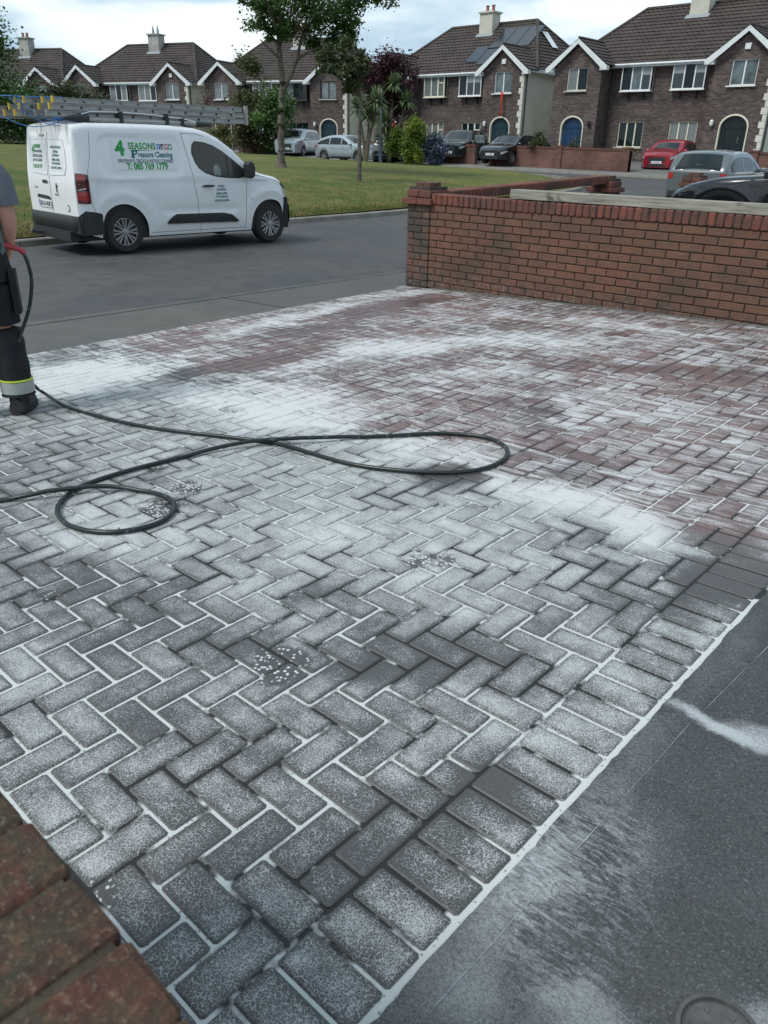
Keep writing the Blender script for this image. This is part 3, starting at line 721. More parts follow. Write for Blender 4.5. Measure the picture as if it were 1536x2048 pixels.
# border along the road and along the wall
k = -32
while -0.0+0.1*k < 5.25:
    blk(-5.65, -5.45, 0.1*k, 0.1*k+0.1); k += 1
k = 0
while 0.1*k < 5.65:
    blk(-0.1*k-0.1, -0.1*k, 5.25, 5.43); k += 1
def seen(b):
    p = Vector((b[0], b[1], zd(b[0], b[1])))-Vector(CAM)
    w = p.dot(_f)
    if w <= 0.05: return None
    X = 768+FPX*p.dot(_r2)/w; Y = 1024-FPX*p.dot(_u2)/w
    return w if (-60 < X < 1600 and Y < 2130) else None
vis = sorted([(seen(b), i) for i, b in enumerate(blocks) if seen(b)])
near_ids = set(i for _, i in vis[:300])
rest = MB()
tiltm = Matrix(((1, 0, 0), (0, 1, 0), (SX, SY, 1)))
for i, (cx, cy, L, W) in enumerate(blocks):
    dz = rnd.uniform(-0.0012, 0.0012); tx, ty = rnd.uniform(-.008, .008), rnd.uniform(-.008, .008)
    if i in near_ids:
        pm = pmesh(L, W).copy(); add_rim(pm, (cx, cy)); o = bpy.data.objects.new('paver', pm); link(o, drive)
        o.location = (cx+rnd.uniform(-.0012, .0012), cy+rnd.uniform(-.0012, .0012), zd(cx, cy)+dz); o.rotation_euler = (SY+tx, -SX+ty, rnd.uniform(-.006, .006))
    else:
        vs, fs = paver_geo(L, W)
        vs = [(x_+cx, y_+cy, z_+zd(x_+cx, y_+cy)+dz+x_*tx+y_*ty) for x_, y_, z_ in vs]
        rest.add(vs, fs, 0, rnd.random()+0.001)
rp0 = stuff(rest.build('paver', MT['paver'], drive, True, 20)); add_rim(rp0.data)

add_stain(drive.data)
# drain channel along the foot of the wall
dc = thing('drain_channel', 'narrow dark drain channel along the foot of the red brick wall', 'drain', (0, 0, 0))
mb = MB()
mb.grid([[(x_, 5.432, zd(x_, 5.43)-0.002), (x_, 5.436, zd(x_, 5.43)+0.012), (x_, 5.447, zd(x_, 5.43)+0.012)] for x_ in (-5.3, -4, -2, 0, 2)])
mb.build('channel_edge', MT['iron'], dc)

# access cover in the tarmac
mc = thing('manhole_cover', 'small round studded metal access cover set in the wet tarmac', 'manhole cover', (0.462, -0.722, zd(0.462, -0.722)))
MB().lathe([(0.0, 0.0035), (0.055, 0.0035), (0.058, 0.001)], (0, 0, 0), n=40).build('lid', MT['iron'], mc, True)
MB().lathe([(0.060, 0.0), (0.062, 0.006), (0.069, 0.006), (0.072, 0.001)], (0, 0, 0), n=40).build('rim', MT['iron'], mc, True)
for a, r in [(20, .04), (80, .04), (140, .04), (200, .04), (260, .04), (320, .04), (50, .018), (170, .018), (290, .018)]:
    MB().lathe([(0.0055, 0.003), (0.0045, 0.0062), (0.0, 0.0068)], (r*math.cos(R(a)), r*math.sin(R(a)), 0), n=10).build('stud', MT['iron'], mc, True)
mc.rotation_euler = (SY, -SX, 0)

# ------------------------------------------------------------------ brick walls
brick_meshes = {}
def rbox(L, D, H, bev=0.004, var=0):
    k = (round(L, 3), round(D, 3), round(H, 3), var)
    a, b, c = L/2, D/2, H/2; e_ = bev
    r_ = random.Random(hash(k) & 0xffff)
    vs = []; 
    for sz in (-1, 1):
        for (sx_, sy_) in ((-1, -1), (1, -1), (1, 1), (-1, 1)):
            vs += [(sx_*(a-e_), sy_*b, sz*(c-e_)), (sx_*a, sy_*(b-e_), sz*(c-e_)), (sx_*(a-e_), sy_*(b-e_), sz*c)]
    vs = [(x+r_.uniform(-1, 1)*e_*0.35, y+r_.uniform(-1, 1)*e_*0.35, z+r_.uniform(-1, 1)*e_*0.35) for x, y, z in vs]
    return vs
def rbox_faces():
    # corners index: sz*4 + corner ; each has 3 verts [yface, xface, zface]
    I = lambda s_, c_, t: (s_*4+c_)*3+t
    f = []
    f.append((I(0, 0, 2), I(0, 3, 2), I(0, 2, 2), I(0, 1, 2))); f.append((I(1, 0, 2), I(1, 1, 2), I(1, 2, 2), I(1, 3, 2)))
    f.append((I(0, 0, 0), I(0, 1, 0), I(1, 1, 0), I(1, 0, 0))); f.append((I(0, 2, 0), I(0, 3, 0), I(1, 3, 0), I(1, 2, 0)))
    f.append((I(0, 1, 1), I(0, 2, 1), I(1, 2, 1), I(1, 1, 1))); f.append((I(0, 3, 1), I(0, 0, 1), I(1, 0, 1), I(1, 3, 1)))
    for s_ in (0, 1):      # edges between y/x faces and z face
        f.append((I(s_, 0, 0), I(s_, 1, 0), I(s_, 1, 2), I(s_, 0, 2))); f.append((I(s_, 2, 0), I(s_, 3, 0), I(s_, 3, 2), I(s_, 2, 2)))
        f.append((I(s_, 1, 1), I(s_, 2, 1), I(s_, 2, 2), I(s_, 1, 2))); f.append((I(s_, 3, 1), I(s_, 0, 1), I(s_, 0, 2), I(s_, 3, 2)))
        for c_ in range(4): f.append((I(s_, c_, 0), I(s_, c_, 1), I(s_, c_, 2)))
    for c_ in range(4): f.append((I(0, c_, 0), I(1, c_, 0), I(1, c_, 1), I(0, c_, 1)))
    return f
RBF = rbox_faces()
def bmesh_for(L, D, H, mat, bev=0.004, var=0):
    k = (round(L, 3), round(D, 3), round(H, 3), mat.name, var)
    if k not in brick_meshes:
        brick_meshes[k] = MB().add(rbox(L, D, H, bev, var), RBF).mesh('brick', mat)
    return brick_meshes[k]
def put_brick(parent, c, d, mat, rz=0.0, name='brick', bev=0.004, jit=0.0012):
    o = bpy.data.objects.new(name, bmesh_for(*d, mat, bev, rnd.randrange(4))); link(o, parent)
    o.location = (c[0]+rnd.uniform(-jit, jit), c[1]+rnd.uniform(-jit, jit), c[2]); o.rotation_euler = (0, 0, rz+rnd.uniform(-.004, .004)); return o
def put_stuff(mb, c, d, rz=0.0, at=None):
    vs = rbox(*d); cs, sn = math.cos(rz), math.sin(rz)
    mb.add([(x*cs-y*sn+c[0], x*sn+y*cs+c[1], z+c[2]) for x, y, z in vs], RBF, 0, at if at is not None else rnd.random()+.001)

# the neighbour's boundary wall beside the driveway
wl = thing('brick_wall', 'low red brick wall with soldier coping running along the far side of the wet driveway', 'wall', (0, 0, 0))
MB().b2((-5.35, 5.462, -0.35), (2.6, 5.63, 0.79)).build('mortar_core', MT['mortar'], wl)
restw = MB(); nb = 0
for ci in range(14):
    z0 = -0.275+0.075*ci+0.005
    off = (0.0 if ci % 2 else 0.1125)
    x = -5.36+off-0.225
    while x < 2.5:
        a0, a1 = max(x, -5.36)+0.005, min(x+0.225, 2.5)-0.005
        if a1-a0 > 0.04:
            c = ((a0+a1)/2, 5.45+0.05+rnd.uniform(-.0015, .0015), z0+0.0325)
            if a0 < -1.25 and z0+.065 > zd(a0, 5.45)-0.02 and nb < 262:
                put_brick(wl, c, (a1-a0, 0.10, 0.065), MT['wall_brick']); nb += 1
            else: put_stuff(restw, c, (a1-a0, 0.10, 0.065))
        x += 0.225
stuff(restw.build('brick', MT['wall_brick'], wl))
restw = MB(); x = -5.34
while x < 2.5:
    zc = 0.775+0.055+0.004*math.sin(x*2)
    tgt = (x+0.0375, 5.55, zc)
    if x < -1.3: put_brick(wl, tgt, (0.066, 0.225, 0.112), MT['cope_brick'], name='coping_brick', bev=0.009, jit=0.002)
    else: put_stuff(restw, tgt, (0.066, 0.225, 0.112))
    x += 0.076
stuff(restw.build('coping_brick', MT['cope_brick'], wl))
MB().b2((-5.34, 5.45, 0.79), (2.5, 5.65, 0.872)).build('mortar_bed', MT['mortar'], wl)
# old timber lying along the top
tb = MB().box((0, 0, 0), (5.6, 0.165, 0.088))
tbo = tb.build('timber_plank', MT['timber'], None, loc=(-4.31+2.8, 5.545, 0.937))
bv = tbo.modifiers.new('b', 'BEVEL'); bv.width = 0.006; bv.segments = 2
tagit(tbo, 'long weathered grey timber beam lying along the top of the red brick wall', 'timber plank')

def pillar(cx, cy, zb, ztop, label, courses=True, size=0.33, mat='pillar_brick'):
    t = thing('brick_pillar', label, 'pillar', (cx, cy, 0))
    h = size/2
    MB().b2((-h+.012, -h+.012, zb-0.1), (h-.012, h-.012, ztop-0.05)).build('mortar_core', MT['mortar'], t)
    z = ztop-0.235
    row = 0
    while z-0.075 > zb-0.1:
        z -= 0.075
        for side in range(4):
            # each face: brick + half brick, turning the corner
            L1, L2 = (0.215, 0.1) if row % 2 else (0.1, 0.215)
            an = side*math.pi/2
            for (o0, L) in ((-h, L1), (-h+L1+0.01, L2)):
                cxx = o0+L/2; cyy = -h+0.05
                px, py = cxx*math.cos(an)-cyy*math.sin(an), cxx*math.sin(an)+cyy*math.cos(an)
                put_brick(t, (px, py, z+0.0375), (L, 0.099, 0.065), MT[mat], an)
        row += 1
    z = ztop-0.235
    for (hh, sz, hgt) in ((0, size+0.1, 0.07), (0.075, size+0.02, 0.075), (0.155, size-0.12, 0.075)):
        n = 2
        for i in range(n):
            for j in range(n):
                w = sz/n
                put_brick(t, (-sz/2+w*(i+.5), -sz/2+w*(j+.5), z+hh+hgt/2), (w-.006, w-.006, hgt-.003), MT['cope_brick'], name='cap_brick', bev=0.006)
    return t
pillar(-5.52, 5.60, -0.16, 1.005, 'brick gate pillar with stepped cap at the road end of the driveway wall')
pillar(-5.55, 9.80, -0.15, 1.035, 'farther brick gate pillar at the end of the low front wall before the gateway', mat='garden_piece' if 'garden_piece' in MT else 'pillar_brick')
pillar(-5.55, 13.05, -0.12, 1.05, 'brick gate pillar with stepped cap standing in front of the grey hatchback')
# low front wall between the first two pillars
fw = thing('front_wall', 'low brick front wall with upright coping between the two gate pillars beyond the driveway', 'wall', (0, 0, 0))
MB().b2((-5.62, 5.78, -0.3), (-5.47, 9.62, 0.80)).build('wall_core', MT['garden_brick'], fw)
y = 5.80; k = 0
while y < 9.6:
    put_brick(fw, (-5.545, y+.037, 0.79+0.055+0.13*(y-5.8)/3.8), (0.225, 0.066, 0.11), MT['cope_brick'], name='coping_brick', bev=0.008); y += 0.0765
MB().add([(-5.64, 5.78, .79), (-5.45, 5.78, .79), (-5.45, 9.62, .92), (-5.64, 9.62, .92), (-5.64, 5.78, .82), (-5.45, 5.78, .82), (-5.45, 9.62, .95), (-5.64, 9.62, .95)],
    [(0, 1, 2, 3), (4, 5, 6, 7), (0, 1, 5, 4), (1, 2, 6, 5), (2, 3, 7, 6), (3, 0, 4, 7)]).build('mortar_bed', MT['mortar'], fw)
# beyond: continuing wall after the gateway
fw2 = thing('front_wall', 'low brick front wall running on past the third gate pillar beside the grey hatchback', 'wall', (0, 0, 0))
MB().b2((-5.62, 13.25, -0.3), (-5.47, 21, 0.70)).build('wall_core', MT['garden_brick'], fw2)
# neighbour's drive
sheet('neighbour_drive', lambda x, y: (x, y, 0.10+0.03*(x+5.5)+0.0*(y)-0.0 if y > 9.9 or x > -5.3 else -0.1), -5.44, 14, 5.66, 22.5, 30, 30, MT['lot'])

# near wall under the camera, out of focus in the corner
nw = thing('brick_wall', 'blurred brown brick wall top close to the viewer in the lower left corner', 'wall', (0, 0, 0))
MB().b2((-0.62, -1.93, -0.12), (0.70, -1.560, 0.8195)).build('mortar_core', MT['near_mortar'], nw)
x = -0.6; i = 0
while x < 0.68:
    put_brick(nw, (x+0.035, -1.553-0.1075, 0.7935+rnd.uniform(-.001, .001)), (0.073, 0.215, 0.062), MT['near_brick'], name='coping_brick', bev=0.004, jit=0.002)
    put_brick(nw, (x+0.035, -1.553-0.335, 0.7935+rnd.uniform(-.001, .001)), (0.073, 0.215, 0.062), MT['near_brick'], name='coping_brick', bev=0.004, jit=0.002)
    x += 0.0785; i += 1
for ci in range(11):
    x = -0.62-(0.1125 if ci % 2 else 0)
    while x < 0.68:
        a0, a1 = max(x, -0.62)+.005, min(x+.225, .70)-.005
        if a1-a0 > .03: put_brick(nw, ((a0+a1)/2, -1.60, 0.72-0.075*ci), (a1-a0, 0.09, 0.065), MT['near_brick'])
        x += 0.225
# ------------------------------------------------------------------ vehicles
class Car:
    """Body surface of a vehicle. x forward (0 at the rear axle), y left, z up from the road."""
    def __init__(s, x0, x1, W, top, belt, sill=0.22, arches=(), ar=0.36, tumble=0.16, rear=(0.35, 0.10), front=(0.55, 0.22), corner=0.07, crown=0.035,
                 step=0.06, ns=14, flare=0.0, extra=None, zr=0.0, zf=0.0, slope_r=0.0, slope_f=0.0, tuck=0.05, xmap=None):
        s.__dict__.update(locals()); del s.__dict__['s']
    def hw(s, x, z):
        w = s.W
        a, k = s.rear
        if x < s.x0+a: w -= k*((s.x0+a-x)/a)**2.2
        a, k = s.front
        if x > s.x1-a: w -= k*((x-(s.x1-a))/a)**2.2
        b = interp(x, s.belt)
        if z > b: w -= s.tumble*((z-b)/0.5)**1.15*0.5
        if z < 0.5: w -= s.tuck*((0.5-z)/0.28)**2
        w -= 0.012*((z-0.75)/0.3)**2 if z > 0.75 and z < b else 0
        if s.flare:
            for xc in s.arches:
                d = abs(math.hypot(x-xc, (z-0.33))-(s.ar+0.13)); w += s.flare*math.exp(-(d/0.07)**2)
        if s.extra: w += s.extra(x, z)
        return w
    def zb(s, x):
        z = s.sill
        for xc in s.arches:
            d = abs(x-xc)
            if d < s.ar: z = max(z, 0.325+math.sqrt(s.ar**2-d*d))
        if x < s.x0+0.5: z = max(z, s.sill+s.zr*((s.x0+0.5-x)/0.5))
        if x > s.x1-0.5: z = max(z, s.sill+s.zf*((x-s.x1+0.5)/0.5))
        return z
    def zt(s, x): return interp(x, s.top)
    def fx(s, x, z):    # lean of the tail and nose
        xi = x
        if s.xmap: x = s.xmap(x)
        if xi <= s.x0+0.12 and s.slope_r: x += s.slope_r(z)*(1-(xi-s.x0)/0.12)
        if x >= s.x1-0.12 and s.slope_f: x -= s.slope_f(z)*(1-(s.x1-x)/0.12)
        return x
    def ring(s, x):
        c = s.corner; zt = s.zt(x); zb = s.zb(x); pts = []
        zs = max(zt-c, zb+0.02)
        for i in range(s.ns+1):
            z = zb+(zs-zb)*i/s.ns; pts.append((s.hw(x, z), z))
        w = pts[-1][0]
        for k in (1, 2, 3):
            a = math.pi/2*k/3; pts.append((w-c*(1-math.cos(a))*1.3, zs+(zt-zs)*math.sin(a)))
        w2 = pts[-1][0]
        for k in (1, 2, 3, 4): pts.append((w2*(1-k/4), zt+s.crown*(1-(1-k/4)**2)))
        return pts
    def xs(s):
        v = []; x = s.x0
        n = int((s.x1-s.x0)/s.step)
        v = [s.x0+(s.x1-s.x0)*i/n for i in range(n+1)]
        for xc in s.arches:
            for d in (-s.ar+.001, -s.ar*.97, -s.ar*.9, s.ar*.9, s.ar*.97, s.ar-.001): v.append(xc+d)
        return sorted(v)
    def body(s, mat, parent, name='body'):
        mb = MB(); rows = []
        for x in s.xs():
            r = s.ring(x)
            right = [(s.fx(x, z), -y, z) for y, z in r]; left = [(s.fx(x, z), y, z) for y, z in reversed(r[:-1])]
            rows.append(right+left)
        mb.grid(rows)
        for row, x in ((rows[0], s.x0), (rows[-1], s.x1)):
            n = len(row)
            for i in range(n//2): mb.add([row[i], row[i+1], row[n-2-i], row[n-1-i]], [(0, 1, 2, 3)])
        me = mb.mesh(name, mat)
        bm = bmesh.new(); bm.from_mesh(me); bmesh.ops.remove_doubles(bm, verts=bm.verts, dist=0.0008); bmesh.ops.recalc_face_normals(bm, faces=bm.faces); bm.to_mesh(me); bm.free()
        me.polygons.foreach_set('use_smooth', [True]*len(me.polygons)); me.set_sharp_from_angle(angle=R(38))
        o = bpy.data.objects.new(name, me); link(o, parent)
        # underside, dark
        MB().b2((s.fx(s.x0+0.13, .3), -s.W+0.16, s.sill-0.03), (s.fx(s.x1-0.55, .3), s.W-0.16, s.sill+0.25)).build('underbody', MT['black_plastic'], parent)
        for xc in s.arches:
            xc = s.fx(xc, 0.3)
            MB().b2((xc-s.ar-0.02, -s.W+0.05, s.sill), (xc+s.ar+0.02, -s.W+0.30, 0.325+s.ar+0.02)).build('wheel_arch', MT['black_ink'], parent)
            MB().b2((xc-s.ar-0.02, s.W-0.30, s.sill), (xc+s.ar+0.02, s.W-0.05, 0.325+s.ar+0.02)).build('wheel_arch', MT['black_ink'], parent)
        return o
    def patch(s, name, mat, parent, xa, xb, lo, hi, off=0.005, side=-1, n=14, m=5, thick=True):
        lo = lo if isinstance(lo, list) else [(xa, lo), (xb, lo)]; hi = hi if isinstance(hi, list) else [(xa, hi), (xb, hi)]
        rows = []
        for i in range(n+1):
            x = xa+(xb-xa)*i/n; a, b = interp(x, lo), interp(x, hi)
            rows.append([(s.fx(x, a+(b-a)*j/m), side*(s.hw(x, a+(b-a)*j/m)+off), a+(b-a)*j/m) for j in range(m+1)])
        mb = MB(); mb.grid(rows)
        if thick:
            # returns into the body
            edge = [r[0] for r in rows], [r[-1] for r in rows], rows[0], rows[-1]
            for e_ in edge:
                mb.grid([e_, [(p[0], p[1]-side*(off+0.004), p[2]) for p in e_]])
        return mb.build(name, mat, parent, True, 50)
    def seam(s, parent, path, w=0.008, side=-1, off=0.0012, mat=None, name='door_gap'):
        q = []
        for (a, b) in zip(path, path[1:]):
            n = max(2, int(math.hypot(b[0]-a[0], b[1]-a[1])/0.05))
            for i in range(n): q.append((a[0]+(b[0]-a[0])*i/n, a[1]+(b[1]-a[1])*i/n))
        q.append(path[-1]); rows = []
        for i, p in enumerate(q):
            a, b = q[max(i-1, 0)], q[min(i+1, len(q)-1)]
            d = math.hypot(b[0]-a[0], b[1]-a[1]) or 1; nx, nz = -(b[1]-a[1])/d*w/2, (b[0]-a[0])/d*w/2
            rows.append([(s.fx(x, z), side*(s.hw(x, z)+off), z) for x, z in ((p[0]-nx, p[1]-nz), (p[0]+nx, p[1]+nz))])
        mb = MB(); mb.grid(rows); return mb.build(name, mat or MT['seam'], parent)
    def top_patch(s, name, mat, parent, xa, xb, wa, wb, off=0.006, n=10, inset=None):
        rows = []
        for i in range(n+1):
            x = xa+(xb-xa)*i/n; w = wa+(wb-wa)*i/n; zt = s.zt(x); w2 = max(0.2, s.hw(x, zt-s.corner)-s.corner*1.3)
            rows.append([(s.fx(x, zt), w*k/4, zt+s.crown*(1-min(1, abs(w*k/4)/w2)**2)+off) for k in range(-4, 5)])
        mb = MB(); mb.grid(rows); return mb.build(name, mat, parent, True, 60)
    def end_panel(s, name, mat, parent, y0, y1, z0, z1, rear=True, off=0.006, ny=6, nz=3):
        x = s.x0-off if rear else s.x1+off
        mb = MB(); mb.grid([[(s.fx((s.x0 if rear else s.x1), z0+(z1-z0)*j/nz)-(off if rear else -off), y0+(y1-y0)*i/ny, z0+(z1-z0)*j/nz) for j in range(nz+1)] for i in range(ny+1)])
        return mb.build(name, mat, parent, True, 60)

def wheel(parent, x, y, r=0.325, w=0.21, spokes=7, side=-1, double=True, steer=0.0, dark=False):
    e_ = sub_empty('wheel', parent, (x, y, r), steer)
    k = side
    MB().lathe([(r-0.11, -w/2), (r-0.03, -w/2-0.004), (r-0.008, -w/2+0.02), (r, -w/2+0.05), (r, w/2-0.05), (r-0.008, w/2-0.02), (r-0.03, w/2+0.004), (r-0.11, w/2)], (0, 0, 0), 'y', 36).build('tyre', MT['rubber'], e_, True)
    yo = k*(w/2-0.012); R0 = r-0.105
    mb = MB()
    mb.lathe([(R0+0.006, yo-k*0.10), (R0+0.006, yo), (R0-0.012, yo+k*0.004), (R0-0.02, yo-k*0.01), (R0-0.022, yo-k*0.09)], (0, 0, 0), 'y', 36)
    n = spokes*2 if double else spokes
    for i in range(n):
        a = 2*math.pi*(i//2 if double else i)/spokes+((0.16 if i % 2 else -0.16) if double else 0)
        a2 = 2*math.pi*(i//2 if double else i)/spokes+((0.10 if i % 2 else -0.10) if double else 0)
        hw_ = 0.012 if double else 0.022
        ca, sa = math.cos(a), math.sin(a); cb, sb = math.cos(a2), math.sin(a2)
        p0 = (0.035*cb, 0.035*sb); p1 = ((R0-0.01)*ca, (R0-0.01)*sa); tx, tz = -sa*hw_, ca*hw_
        ya, yb_ = yo-k*0.012, yo-k*0.002
        mb.add([(p0[0]-tx*.6, ya, p0[1]-tz*.6), (p0[0]+tx*.6, ya, p0[1]+tz*.6), (p1[0]+tx*1.3, yb_, p1[1]+tz*1.3), (p1[0]-tx*1.3, yb_, p1[1]-tz*1.3),
                (p0[0]-tx*.6, ya-k*.03, p0[1]-tz*.6), (p0[0]+tx*.6, ya-k*.03, p0[1]+tz*.6), (p1[0]+tx*1.3, yb_-k*.03, p1[1]+tz*1.3), (p1[0]-tx*1.3, yb_-k*.03, p1[1]-tz*1.3)],
               [(0, 1, 2, 3), (4, 5, 6, 7), (0, 1, 5, 4), (1, 2, 6, 5), (2, 3, 7, 6), (3, 0, 4, 7)])
    mb.lathe([(0.052, yo-k*0.03), (0.048, yo-k*0.004), (0.0, yo)], (0, 0, 0), 'y', 20)
    mb.build('rim', MT['black_plastic' if dark else 'alloy'], e_, True)
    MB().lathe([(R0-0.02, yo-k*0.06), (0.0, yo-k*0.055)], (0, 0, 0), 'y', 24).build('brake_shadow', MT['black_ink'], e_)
    return e_

def text_verts(body, size, bold=0.0, align='LEFT', spacing=1.0):
    cu = bpy.data.curves.new('t', 'FONT'); cu.body = body; cu.size = size; cu.offset = bold; cu.align_x = align; cu.space_character = spacing; cu.resolution_u = 3
    o = bpy.data.objects.new('t', cu); COL.objects.link(o)
    dg = bpy.context.evaluated_depsgraph_get(); me = bpy.data.meshes.new_from_object(o.evaluated_get(dg))
    vs = [tuple(v.co) for v in me.vertices]; fs = [tuple(p.vertices) for p in me.polygons]
    bpy.data.objects.remove(o); bpy.data.curves.remove(cu); bpy.data.meshes.remove(me)
    return vs, fs
def text_on(parent, body, size, mat, fn, bold=0.0, align='LEFT', xs=1.0, name='lettering', spacing=1.0):
    vs, fs = text_verts(body, size, bold, align, spacing)
    me = bpy.data.meshes.new(name); me.from_pydata([fn(v[0]*xs, v[1]) for v in vs], [], fs); me.materials.append(mat)
    o = bpy.data.objects.new(name, me); return link(o, parent)
def flat_on(parent, polys, mat, fn, name):
    mb = MB()
    for p in polys: mb.add([fn(a, b) for a, b in p], [tuple(range(len(p)))])
    return mb.build(name, mat, parent)

# ---- the van
VX, VY, VZ = -11.88, 4.92, -0.235
def vm(x): return x-0.225*max(0, min(1, (x-1.2)/1.3))-0.32*max(0, x-3.15) if x > -0.3 else -0.3+(x+0.3)*0.72
VH = R(86.5)
van = thing('van', 'white panel van with green cleaning signs and ladders on its roof, parked on the road', 'van', (VX, VY, VZ), VH)
def van_extra(x, z):
    w = 0.0
    def rr(x, z, xa, xb, za, zb, rad):     # inside a rounded rectangle -> recess
        dx = max(xa+rad-x, x-(xb-rad), 0); dz = max(za+rad-z, z-(zb-rad), 0)
        d = math.hypot(dx, dz)-rad
        return sst(-d/0.025+0.5)
    w -= 0.012*rr(x, z, -0.30, 1.12, 1.10, 1.66, 0.20)
    w -= 0.016*math.exp(-((z-0.60)/0.05)**2)*sst((x-0.6)/0.15)*sst((2.35-x)/0.15)
    return w
VT = [(a, b+(0.035 if b > 1.3 else 0)) for a, b in [(-0.86, 1.66), (-0.82, 1.72), (-0.7, 1.765), (-0.4, 1.79), (0.3, 1.80), (1.0, 1.795), (1.45, 1.77), (1.7, 1.725), (1.95, 1.64), (2.25, 1.48), (2.55, 1.29), (2.72, 1.175), (2.85, 1.13), (3.1, 1.085), (3.3, 1.02), (3.45, 0.94), (3.6, 0.84), (3.72, 0.74), (3.8, 0.62)]]
VB = Car(-0.86, 3.80, 0.915, VT, [(-1, 1.05), (4, 1.02)], sill=0.235, arches=(0.0, 2.975), ar=0.395, tumble=0.115, rear=(0.30, 0.045), front=(0.75, 0.40), corner=0.085, crown=0.03,
         step=0.03, ns=34, flare=0.012, extra=van_extra, zr=0.10, zf=0.05, slope_r=lambda z: 0.10*max(0, z-0.9)**1.3, tuck=0.04, xmap=vm)
VB.body(MT['white_paint'], van)
for y, sd_ in ((-0.80, -1), (0.80, 1)):
    wheel(van, 0.0, y, 0.315, 0.205, 8, sd_); wheel(van, vm(2.975), y, 0.315, 0.205, 8, sd_)
# doors
dr = VB.seam(van, [(1.13, 1.72), (1.20, 1.4), (1.27, 1.08), (1.33, 0.7), (1.37, 0.26)])
VB.seam(van, [(2.50, 1.12), (2.50, 0.9), (2.46, 0.6), (2.42, 0.27)]); VB.seam(van, [(1.13, 1.72), (1.45, 1.715), (1.62, 1.68)], 0.006)
VB.seam(van, [(-0.40, 1.70), (-0.46, 1.4), (-0.575, 1.15), (-0.56, 0.72), (-0.50, 0.60)], 0.008, name='panel_gap')
VB.seam(van, [(2.55, 1.15), (2.8, 1.09), (3.1, 1.02), (3.3, 0.95)], 0.007, name='bonnet_gap')
VB.seam(van, [(0.45, 0.285), (1.37, 0.285), (2.42, 0.285)], 0.006, name='sill_gap')
win_hi = [(1.30, 1.45), (1.33, 1.56), (1.40, 1.60), (1.6, 1.585), (1.8, 1.54), (2.0, 1.455), (2.2, 1.345), (2.4, 1.225), (2.60, 1.12)]
win_lo = [(1.30, 1.45), (1.34, 1.32), (1.42, 1.23), (1.55, 1.16), (1.75, 1.11), (2.0, 1.085), (2.3, 1.075), (2.60, 1.11)]
gw = VB.patch('window_seal', MT['black_plastic'], van, 1.295, 2.62, [(a, b-0.014) for a, b in win_lo], [(a, b+0.014) for a, b in win_hi], 0.004, n=40)
g2 = VB.patch('side_window', MT['glass'], van, 1.32, 2.20, win_lo, win_hi, 0.008, n=30)
VB.patch('window_post', MT['black_plastic'], g2, 2.06, 2.085, [(2.0, 1.09), (2.1, 1.09)], [(2.05, 1.42), (2.1, 1.40)], 0.011, n=2)
VB.patch('side_window', MT['glass'], van, 1.32, 2.20, win_lo, win_hi, 0.008, side=1, n=30)
sb = VB.patch('seat_back', MT['glass_light'], g2, 1.74, 1.90, 1.11, [(1.74, 1.22), (1.78, 1.27), (1.86, 1.27), (1.90, 1.20)], 0.0105, n=6)
VB.top_patch('windscreen', MT['glass'], van, 1.80, 2.66, 0.66, 0.74, 0.005, n=16)
h_ = MB(); h_.lathe([(0.0, -0.10), (0.011, -0.095), (0.017, -0.05), (0.017, 0.07), (0.011, 0.12), (0, 0.125)], (1.50, -0.945, 0.955), 'x', 10); h_.build('door_handle', MT['black_plastic'], van, True)
VB.patch('handle_recess', MT['white_paint'], van, 1.43, 1.57, [(1.43, 0.95), (1.5, 0.915), (1.57, 0.95)], [(1.43, 0.965), (1.5, 1.0), (1.57, 0.965)], 0.006, n=8)
VB.patch('side_moulding', MT['black_plastic'], van, 0.72, 2.25, [(0.72, 0.405), (2.25, 0.385)], [(0.72, 0.42), (0.80, 0.50), (0.90, 0.545), (1.9, 0.535), (2.1, 0.50), (2.25, 0.40)], 0.028, n=26)
VB.patch('side_repeater', MT['clear_lamp'], van, 2.575, 2.615, 0.735, 0.755, 0.006, n=2)
# mirror
mb = MB(); mb.prism([(2.20, 1.08), (2.28, 1.06), (2.34, 1.10), (2.35, 1.22), (2.32, 1.31), (2.24, 1.33), (2.19, 1.28)], -1.10, -0.955, 'y')
mo = mb.build('door_mirror', MT['black_plastic'], van, True); b_ = mo.modifiers.new('b', 'BEVEL'); b_.width = 0.02; b_.segments = 3
mo2 = mo.copy(); COL.objects.link(mo2); mo2.scale = (1, -1, 1)
VB.patch('mirror_corner', MT['black_plastic'], van, 2.18, 2.61, win_lo, win_hi, 0.009, n=12)
# front: bumper, lamp
VB.patch('front_bumper', MT['black_plastic'], van, 3.36, 3.80, [(3.36, 0.30), (3.8, 0.32)], [(3.36, 0.50), (3.42, 0.66), (3.55, 0.70), (3.8, 0.60)], 0.014, n=16)
VB.patch('front_bumper', MT['black_plastic'], van, 3.36, 3.80, [(3.36, 0.30), (3.8, 0.32)], [(3.36, 0.50), (3.42, 0.66), (3.55, 0.70), (3.8, 0.60)], 0.014, side=1, n=16)
VB.end_panel('front_bumper', MT['black_plastic'], van, -0.62, 0.62, 0.30, 0.60, False, 0.014)
VB.patch('headlamp', MT['clear_lamp'], van, 3.38, 3.66, [(3.38, 0.84), (3.66, 0.70)], [(3.38, 0.93), (3.48, 0.86), (3.66, 0.74)], 0.008, n=8)
VB.patch('headlamp', MT['clear_lamp'], van, 3.38, 3.66, [(3.38, 0.84), (3.66, 0.70)], [(3.38, 0.93), (3.48, 0.86), (3.66, 0.74)], 0.008, side=1, n=8)
